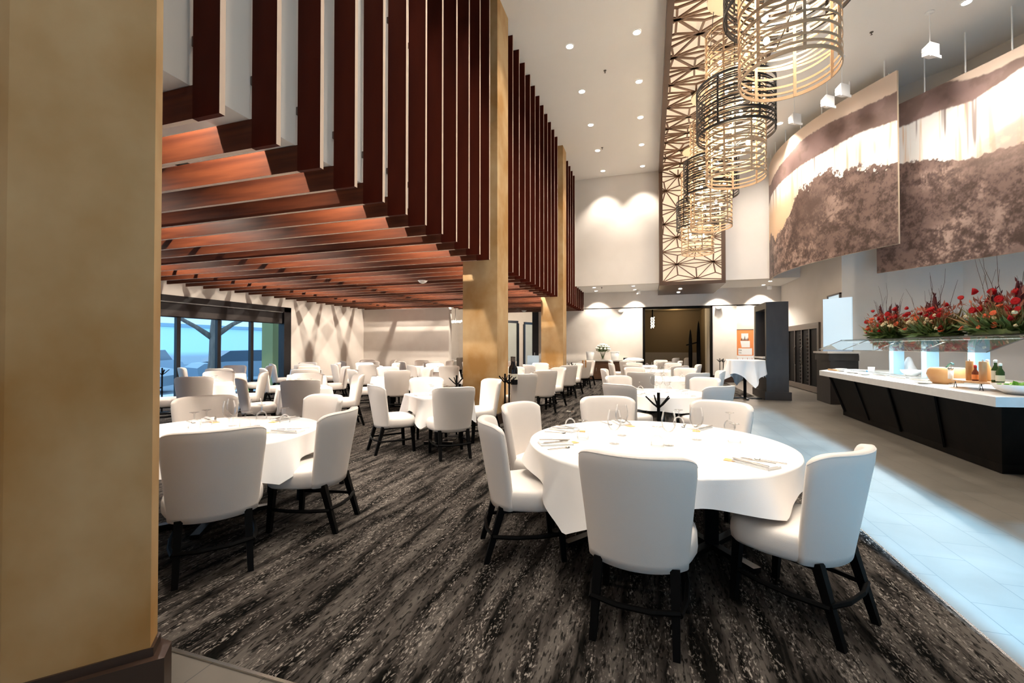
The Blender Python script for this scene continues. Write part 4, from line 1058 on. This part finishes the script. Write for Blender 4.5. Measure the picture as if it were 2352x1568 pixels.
# flower arrangements on the guard shelf
def leafblade(m, p, d, L, w):
    import mathutils
    d = mathutils.Vector(d).normalized(); p = mathutils.Vector(p); s = d.cross(mathutils.Vector((rng.uniform(-1, 1), rng.uniform(-1, 1), 1))).normalized()
    m.add([p, p+d*L*.5+s*w, p+d*L, p+d*L*.5-s*w, p+d*L*.5+s.cross(d)*w*.3], [(0, 1, 4), (1, 2, 4), (2, 3, 4), (3, 0, 4)])
def arrangement(x, y, sc, label, seed):
    R = random.Random(seed); t = thing('flower_arrangement', label, 'flowers', (x, y, 1.612), 0, 'red flower arrangements on the sneeze guard')
    W_, D_ = .52*sc, .26*sc
    m = MB()
    MB().box(-D_*.5, -W_*.75, 0, D_*.5, W_*.75, .07).build('planter', 'leaf', t)
    for i in range(520):
        a = R.uniform(-1, 1); p = (R.uniform(-.5, .5)*D_, a*W_*.75, R.uniform(.02, .10)); dr = (R.uniform(-.8, .8), a*1.0+R.uniform(-.7, .7), R.uniform(-.1, 1.0)); leafblade(m, p, dr, R.uniform(.12, .27)*sc, R.uniform(.012, .035)*sc)
    tag(m.build('green_leaves', 'leaf', t), kind='stuff')
    m = MB()
    for i in range(420):
        a = R.uniform(-1, 1); p = (R.uniform(-.5, .5)*D_, a*W_*.75, R.uniform(.05, .15)); dr = (R.uniform(-.6, .6), a*.9+R.uniform(-.5, .5), R.uniform(.4, 1.3)); leafblade(m, p, dr, R.uniform(.15, .38)*sc, R.uniform(.004, .011)*sc)
    tag(m.build('dry_grass', 'dryleaf', t), kind='stuff')
    m = MB()
    for i in range(300):
        a = R.uniform(-1, 1); h = R.uniform(.1, .42)*sc; p = (R.uniform(-.5, .5)*D_, a*W_*.85, h); dr = (R.uniform(-1, 1), a*.9+R.uniform(-1, 1), R.uniform(.2, 1.3)); leafblade(m, p, dr, R.uniform(.04, .13)*sc, R.uniform(.006, .016)*sc)
    tag(m.build('rust_sprigs', 'pinkstem', t), kind='stuff')
    def scatter(mesh, n, rr, h0, h1, name):
        for i in range(n):
            o = mesh if i == 0 else mesh.copy()
            if i: COL.objects.link(o)
            a = R.uniform(-1, 1); h = h0+(h1-h0)*R.random(); o.location = (R.uniform(-1, .3)*D_*(.9-.3*h), a*W_*(.95-.2*h), h*sc); o.rotation_euler = (R.uniform(-.6, .6), R.uniform(-1.5, -.3), 0); o.scale = (R.uniform(.6, 1.05),)*3
    fl = MB().lathe([(.003, -.045), (.030, -.026), (.047, .0), (.050, .024), (.034, .016), (.013, .02), (.002, .026)], n=9, cap=False).build('red_flower', 'redpetal', t, smooth=True); scatter(fl, 20, 0, .10, .52, '')
    fl = MB().lathe([(.003, -.035), (.026, -.018), (.045, .0), (.050, .02), (.031, .008), (.010, .013), (.002, .022)], n=9, cap=False).build('coral_flower', 'coral', t, smooth=True); scatter(fl, 10, 0, .08, .36, '')
    m = MB(); [m.ball((R.uniform(-.03, .03), R.uniform(-.03, .03), R.uniform(-.02, .02)), .018, 5) for _ in range(7)]; fl = m.build('cream_flower', 'creampetal', t, smooth=True); scatter(fl, 18, 0, .08, .30, '')
    for i in range(7):
        a = R.uniform(-.8, .8); h = R.uniform(.38, .62)*sc; lean = a*.25; m = MB(); p0 = (0, a*W_*.5, .05); p1 = (R.uniform(-.05, .05), a*W_*.5+lean*h, h)
        m.tube([p0, ((p0[0]+p1[0])/2, (p0[1]+p1[1])/2, h*.55), (p1[0]*.9, p0[1]+(p1[1]-p0[1])*.8, h*.8), p1], [.006, .012, .026*sc, .012], 7)
        for q in range(10): leafblade(m, (p1[0], p1[1], h*(.72+.03*q)), (R.uniform(-1, 1), R.uniform(-1, 1), 1.6), .07*sc, .01)
        m.build('red_spike', 'deepred', t)
    for i in range(9):
        a = R.uniform(-1, 1); h = R.uniform(.55, 1.0)*sc; m = MB(); b = a*.5+R.uniform(-.2, .2); pts = [(0, a*W_*.4, .05)]
        for q in range(1, 6): pts.append((R.uniform(-.02, .02), a*W_*.4+b*h*(q/5)**1.2, h*q/5))
        m.tube(pts, [.005, .0045, .004, .003, .0025, .0015], 5); q = pts[3]; m.tube([q, (q[0], q[1]+R.uniform(-.1, .1), q[2]+.16*sc)], .0018, 4)
        m.build('bare_branch', 'twig', t)
arrangement(4.55, 10.55, 1.15, 'farthest red and coral flower arrangement with bare twigs, left one on the guard', 21)
arrangement(4.55, 9.1, 1.15, 'middle red and coral flower arrangement on the glass guard', 22)
arrangement(4.55, 7.55, 1.2, 'nearest red flower arrangement with large green leaves, at the right edge', 23)

# things on the counter
def onc(px, py): return onz(px, py, .92)
x, y = onc(2162, 882)
t = thing('hard_cheese', 'big round of tan hard cheese on the salad counter', 'cheese', (x+.12, y+.1, .921))
n = 28; m = MB(); prof = [(.15, 0), (.175, .03), (.205, .09), (.222, .14), (.205, .205), (.185, .225), (.01, .228)]
m.lathe(prof, n=n); m.build('rind', 'cheese', t, smooth=True); MB().lathe([(.18, 0), (.18, .004)], (0, 0, .227), n).build('cut_face', 'creampetal', t)
t = thing('cheese_knife', 'knife with dark curved handle stuck in the cheese wheel', 'knife', (x+.10, y+.02, 1.15)); MB().tube([(0, .06, .004), (0, .0, .05), (0, -.05, .07), (0, -.09, .055)], .013, 8).build('handle', 'teal', t); MB().bar((0, .05, .01), (0, .12, .003), .02, .003).build('blade', 'steel', t)
x, y = onc(2226, 893)
t = thing('serving_board', 'round-edged wooden board on thin wire legs holding the bottles', 'board', (x+.10, y, .92))
m = MB(); m.prism([(.20*cos(a)*1.0+.02, .42*sin(a)) for a in [2*pi*i/32 for i in range(32)]], .085, .105); m.build('board', 'board', t)
for sx_, sy_ in ((-.12, -.25), (-.12, .22), (.14, -.25), (.14, .22)):
    m = MB(); m.tube([(sx_, sy_-.03, 0), (sx_, sy_, .085), (sx_, sy_+.03, 0)], .004, 6); m.build('wire_leg', 'blackmetal', t)
BX, BY = x+.10, y; BZ = 1.026
def bottle(name, label, dx, dy, prof, mat_, cap, capm, lab=None, labm='label', cat='bottle', z=BZ, group=None):
    t = thing(name, label, cat, (BX+dx, BY+dy, z), 0, group); MB().lathe(prof, n=18).build('body', mat_, t, smooth=True); MB().lathe(cap, n=14).build('cap', capm, t, smooth=True)
    if lab: MB().lathe(lab, n=18, cap=False).build('paper_label', labm, t)
mill = [(.036, 0), (.036, .235), (.034, .245)]
bottle('pepper_mill', 'tall brown wooden pepper mill on the serving board, left one', -.06, .06, mill, 'millwood', [(.006, .245), (.008, .262), (.003, .268)], 'steel', cat='pepper mill')
bottle('pepper_mill', 'tall pale wooden pepper mill on the serving board, right one', -.06, -.17, mill, 'board', [(.006, .245), (.008, .262), (.003, .268)], 'steel', cat='pepper mill')
sp = [(.03, 0), (.033, .01), (.033, .10), (.014, .14), (.013, .17)]
bottle('sauce_bottle', 'dark sauce bottle with red cap behind the brown mill', .03, .16, sp, 'brownsauce', [(.015, .16), (.015, .19), (.006, .20)], 'redcap', [(.0335, .085), (.0335, .10)])
bottle('sauce_bottle', 'brown sauce bottle with red cap between the two mills', -.07, -.06, sp, 'brownsauce', [(.015, .16), (.015, .19), (.006, .20)], 'redcap', [(.0335, .02), (.0335, .08)], 'orange')
op = [(.034, 0), (.036, .01), (.036, .15), (.016, .20), (.015, .24)]
bottle('oil_bottle', 'tall green glass oil bottle right of the pale mill', .0, -.27, op, 'greenglass', [(.017, .235), (.017, .26), (.008, .265)], 'porcelain', [(.0365, .03), (.0365, .14)])
bottle('oil_bottle', 'short green oil bottle with white cap at the right end of the board', -.01, -.36, [(r*1.05, z*.85) for r, z in op], 'greenglass', [(.018, .2), (.019, .225), (.006, .235)], 'porcelain', [(.0385, .02), (.0385, .09)])
bottle('grinder', 'clear grinder with grey cap in front of the cheese wheel', -.12, .31, [(.028, 0), (.028, .11)], 'porcelain', [(.030, .11), (.030, .15), (.02, .153)], 'steel', cat='grinder')
bottle('vinegar_bottle', 'pale vinegar bottle with white cap behind the mills, left one', .10, .03, op, 'amberglass', [(.017, .235), (.017, .26), (.008, .265)], 'porcelain')
bottle('vinegar_bottle', 'pale vinegar bottle with white cap behind the mills, right one', .10, -.10, op, 'amberglass', [(.017, .235), (.017, .26), (.008, .265)], 'porcelain')
def bowl(label, x, y, r, h, z=.921, mat_='porcelain'):
    t = thing('serving_bowl', label, 'bowl', (x, y, z), 0, 'white bowls on the counter'); MB().lathe([(r*.45, 0), (r*.5, .006), (r*.85, h*.5), (r, h), (r-.012, h), (r*.8, h*.5), (r*.4, .015), (.001, .014)], n=32, cap=False).build('bowl', mat_, t, smooth=True); return t
bowl('large white salad bowl with green leaves near the right edge', 3.93, 6.32, .24, .11)
m = MB()
for i in range(60): a = rng.uniform(0, 6.28); r = rng.uniform(0, .16); leafblade(m, (3.93+r*cos(a), 6.32+r*sin(a), 1.0), (rng.uniform(-1, 1), rng.uniform(-1, 1), .5), .08, .03)
tag(m.build('salad_leaves', 'lettuce'), 'green salad leaves heaped in the large white bowl', 'salad', kind='stuff')
bowl('white bowl standing between two pale guard posts', 4.52, 9.72, .16, .11)
bowl('shallow white bowl with a metal rim left of the cheese wheel', *onc(2120, 881), .10, .03)
for i, (px, py) in enumerate(((1932, 853), (1946, 856), (1962, 858), (1978, 861), (1925, 849), (1955, 851), (1972, 853))):
    x, y = onc(px, py); bowl('small shallow white dish in the cluster at the counter\'s far end, %s' % ['leftmost front', 'second front', 'third front', 'rightmost front', 'leftmost rear', 'middle rear', 'rightmost rear'][i], x+.06, y, .11, .03)
t = thing('serving_tray', 'small wooden tray at the far left end of the counter', 'tray', (3.95, 11.35, .921)); MB().box(-.12, -.25, 0, .12, .2, .015).build('base', 'board', t); MB().box(-.12, -.25, .015, -.10, .2, .035).build('rim', 'board', t)
x, y = at(2009, 8.75); t = thing('mug', 'white mug standing on the counter left of the draped cloth', 'mug', (4.45, 11.05, .921)); MB().lathe([(.055, 0), (.06, .1), (.055, .1), (.05, .01), (.001, .01)], n=20, cap=False).build('cup', 'porcelain', t, smooth=True); MB().tube([(0, .055, .08), (0, .10, .07), (0, .10, .035), (0, .055, .02)], .008, 6).build('handle', 'porcelain', t)
m = MB(); n = 24; m.lathe([(.17, 0), (.13, .08), (.08, .18), (.045, .30), (.02, .33), (.002, .335)], n=n); tag(m.build('draped_cloth', 'linen', smooth=True, loc=(4.75, 10.3, .921)), 'peaked white cloth draped behind the farthest pale post', 'cloth')
tag(MB().box(-.04, -.03, 0, .04, .03, .004).build('label_card', 'bluecard', loc=(4.12, 10.4, .94)), 'small blue card standing on the counter', 'card'); bpy.data.objects['label_card'].rotation_euler = (0, radians(70), 0)
# chilled trays of food set in the counter
tr = None
for i in range(6):
    lab = 'white rectangular food pan in the middle of the counter, %s from the far end' % ['first', 'second', 'third', 'fourth', 'fifth', 'last'][i]
    if tr is None:
        tr = thing('food_pan', lab, 'pan', (4.1, 10.7, .921), 0, 'food pans in the counter'); m = MB(); m.box(-.16, -.25, 0, .16, .25, .012); m.build('tray', 'porcelain', tr)
        m = MB(); m.box(-.16, -.25, .012, -.14, .25, .03); m.box(.14, -.25, .012, .16, .25, .03); m.box(-.14, -.25, .012, .14, -.23, .03); m.box(-.14, .23, .012, .14, .25, .03); m.build('rim', 'steel', tr)
    else: dup(tr, (4.1+.01*i, 10.7-.58*i, .921), 0, lab)

# ------------------------------------------------------------------ glass partitions and passage left of the farther pillar
def partition(x0, y0, x1, y1, h, label):
    t = thing('glass_partition', label, 'glass partition', (x0, y0, 0)); dx, dy = x1-x0, y1-y0; L = hypot(dx, dy); t.rotation_euler = (0, 0, atan2(dy, dx))
    m = MB(); m.box(0, -.04, h-.12, L, .04, h); m.box(0, -.04, 0, L, .04, .1); m.build('rail', 'frame', t)
    k = max(2, int(L/.8)+1)
    for i in range(k): MB().box(i*L/(k-1)-.05, -.045, .1, i*L/(k-1)+.05, .045, h-.12).build('mullion', 'frame', t)
    MB().box(.05, -.005, .1, L-.05, .005, h-.12).build('pane', 'winglass', t)
partition(-7.3, 19.3, -6.35, 21.0, 2.75, 'black-framed glass partition nearest the middle pillar')
partition(-6.3, 22.0, -5.7, 23.4, 2.75, 'black-framed glass partition farther down the passage')
t = thing('door_panel', 'black door panel with a small bright lock plate beside the farther pillar', 'door', (-5.05, 19.6, 0))
MB().box(-.16, -.06, 0, .13, .1, 3.12).build('leaf', 'frame', t); MB().box(-.06, -.075, 1.05, -.03, -.06, 1.18).build('lock_plate', 'steel', t)
light('POINT', (-6.2, 20.5, 3.0), 35, (1, .85, .68), .15); light('POINT', (-8.6, 22.5, 2.9), 150, (1, .85, .68), .15)
t = thing('table_lamp', 'small glowing crystal pendant seen through the passage left of the middle pillar', 'pendant lamp', (-9.6, 20.6, 2.75))
m = MB(); [m.ball((-.32+.043*q, .05*sin(q*2.1), .03*cos(q*3.3)), .05, 5) for q in range(16)]; m.build('crystals', 'crystal', t); MB().tube([(0, 0, 0), (0, 0, .86)], .01, 6).build('cord', 'blackmetal', t)
table('r', -9.2, 20.3, .7, (230, 300, 20, 90, 160), 'the round table in the left passage', cd=.19, cc=.21)
for (px, d_, lab) in ((1225, 16.2, 'grey-blue block-backed high chair near the door panel'),):
    x, y = at(px, d_); t = thing('high_chair', lab, 'high chair', (x, y, 0), .3)
    MB().box(-.22, -.22, .45, .22, .22, .55).build('seat', 'carpaint', t); MB().box(-.22, .16, .55, .22, .22, 1.12).build('backrest', 'carpaint', t)
    for sx_ in (-.19, .19):
        for sy_ in (-.19, .19): MB().box(sx_-.02, sy_-.02, 0, sx_+.02, sy_+.02, .45).build('leg', 'blackmetal', t)

# ------------------------------------------------------------------ outside the left window
struct('ground_outside', MB().box(-70, -30, -.4, -12.06, 60, -.15), 'asphalt')
struct('pavement_outside', MB().box(-14.2, -20, -.15, -12.06, 40, -.02), 'snowy')
t = thing('tree', 'bare forked tree outside the window', 'tree', (*at(492, 17.0), -.15))
m = MB(); m.tube([(0, 0, 0), (.03, 0, 1.1), (.0, .05, 2.2), (.05, .1, 3.2), (.1, .2, 5)], [.30, .20, .19, .16, .1], 10)
m.tube([(.0, .0, 1.9), (-.35, -.45, 2.35), (-.9, -1.1, 2.9), (-1.5, -1.9, 3.9)], [.12, .08, .06, .03], 8)
m.tube([(.0, .0, 2.0), (.35, .5, 2.5), (.9, 1.2, 3.0), (1.2, 1.8, 4.2)], [.12, .08, .06, .03], 8)
m.tube([(.03, .1, 2.6), (.4, -.3, 3.6), (.6, -.5, 4.6)], [.09, .05, .03], 8); m.build('trunk', 'bark', t, smooth=True)
def car(x, y, rz, label):
    t = thing('car', label, 'car', (x, y, -.15), rz, 'parked cars outside')
    def side(prof, w, name, mt, z=0):
        n = len(prof); m = MB(); m.add([(a, -w, b) for a, b in prof]+[(a, w, b) for a, b in prof], [tuple(range(n)), tuple(range(2*n-1, n-1, -1))]+[(i, n+i, n+(i+1) % n, (i+1) % n) for i in range(n)]); m.build(name, mt, t)
    side([(-2.2, .25), (-2.25, .7), (-2.0, .88), (-1.2, .95), (1.0, .95), (2.0, .80), (2.25, .6), (2.2, .25)], .88, 'body', 'carpaint')
    side([(-1.7, .95), (-1.0, 1.42), (.3, 1.45), (1.15, .95)], .74, 'cabin', 'carglass')
    for a in (-1.4, 1.4):
        for b in (-.82, .82):
            m = MB(); m.tube([(a, b-.1, .32), (a, b+.1, .32)], .32, 16); m.build('wheel', 'black', t)
x, y = at(470, 17.0); car(x-1.2, y-3.0, .6, 'blue-grey parked car outside the window, left of the tree')
x, y = at(548, 19); car(x-.8, y+1.2, 1.2, 'blue-grey parked car outside the window, right of the tree')
x, y = at(400, 20); car(x-2, y, 2.2, 'blue-grey parked car outside at the left end of the window')
t = thing('building', 'pale flat building across the car park', 'building', (-42, 24, -.2)); MB().box(-4, -40, 0, 2, 26, 3.4).build('walls', 'snowy', t); MB().box(-4.2, -40.2, 3.4, 2.2, 26.2, 3.7).build('roof', 'asphalt', t)
t = thing('outdoor_pillar', 'olive pillar outside at the right end of the window', 'pillar', (*at(627, 15.9), -.15)); MB().box(-.25, -.25, 0, .25, .25, 3.6).build('shaft', 'ochreout', t); MB().box(-.28, -.28, 0, .28, .28, .2).build('plinth', 'teal', t)
x, y = at(605, 10.9); t = thing('green_cone', 'small bright green cone on the window sill side', 'cone', (x-.6, y, .004)); x = 0
MB().lathe([(.10, .32), (.002, .62)], n=16).build('cone', 'greencone', t); MB().tube([(0, 0, .01), (0, 0, .32)], .012, 8).build('stand', 'blackmetal', t); MB().lathe([(.14, 0), (.14, .015)], n=16).build('base', 'blackmetal', t)
for o_ in (CARD,):
    pass
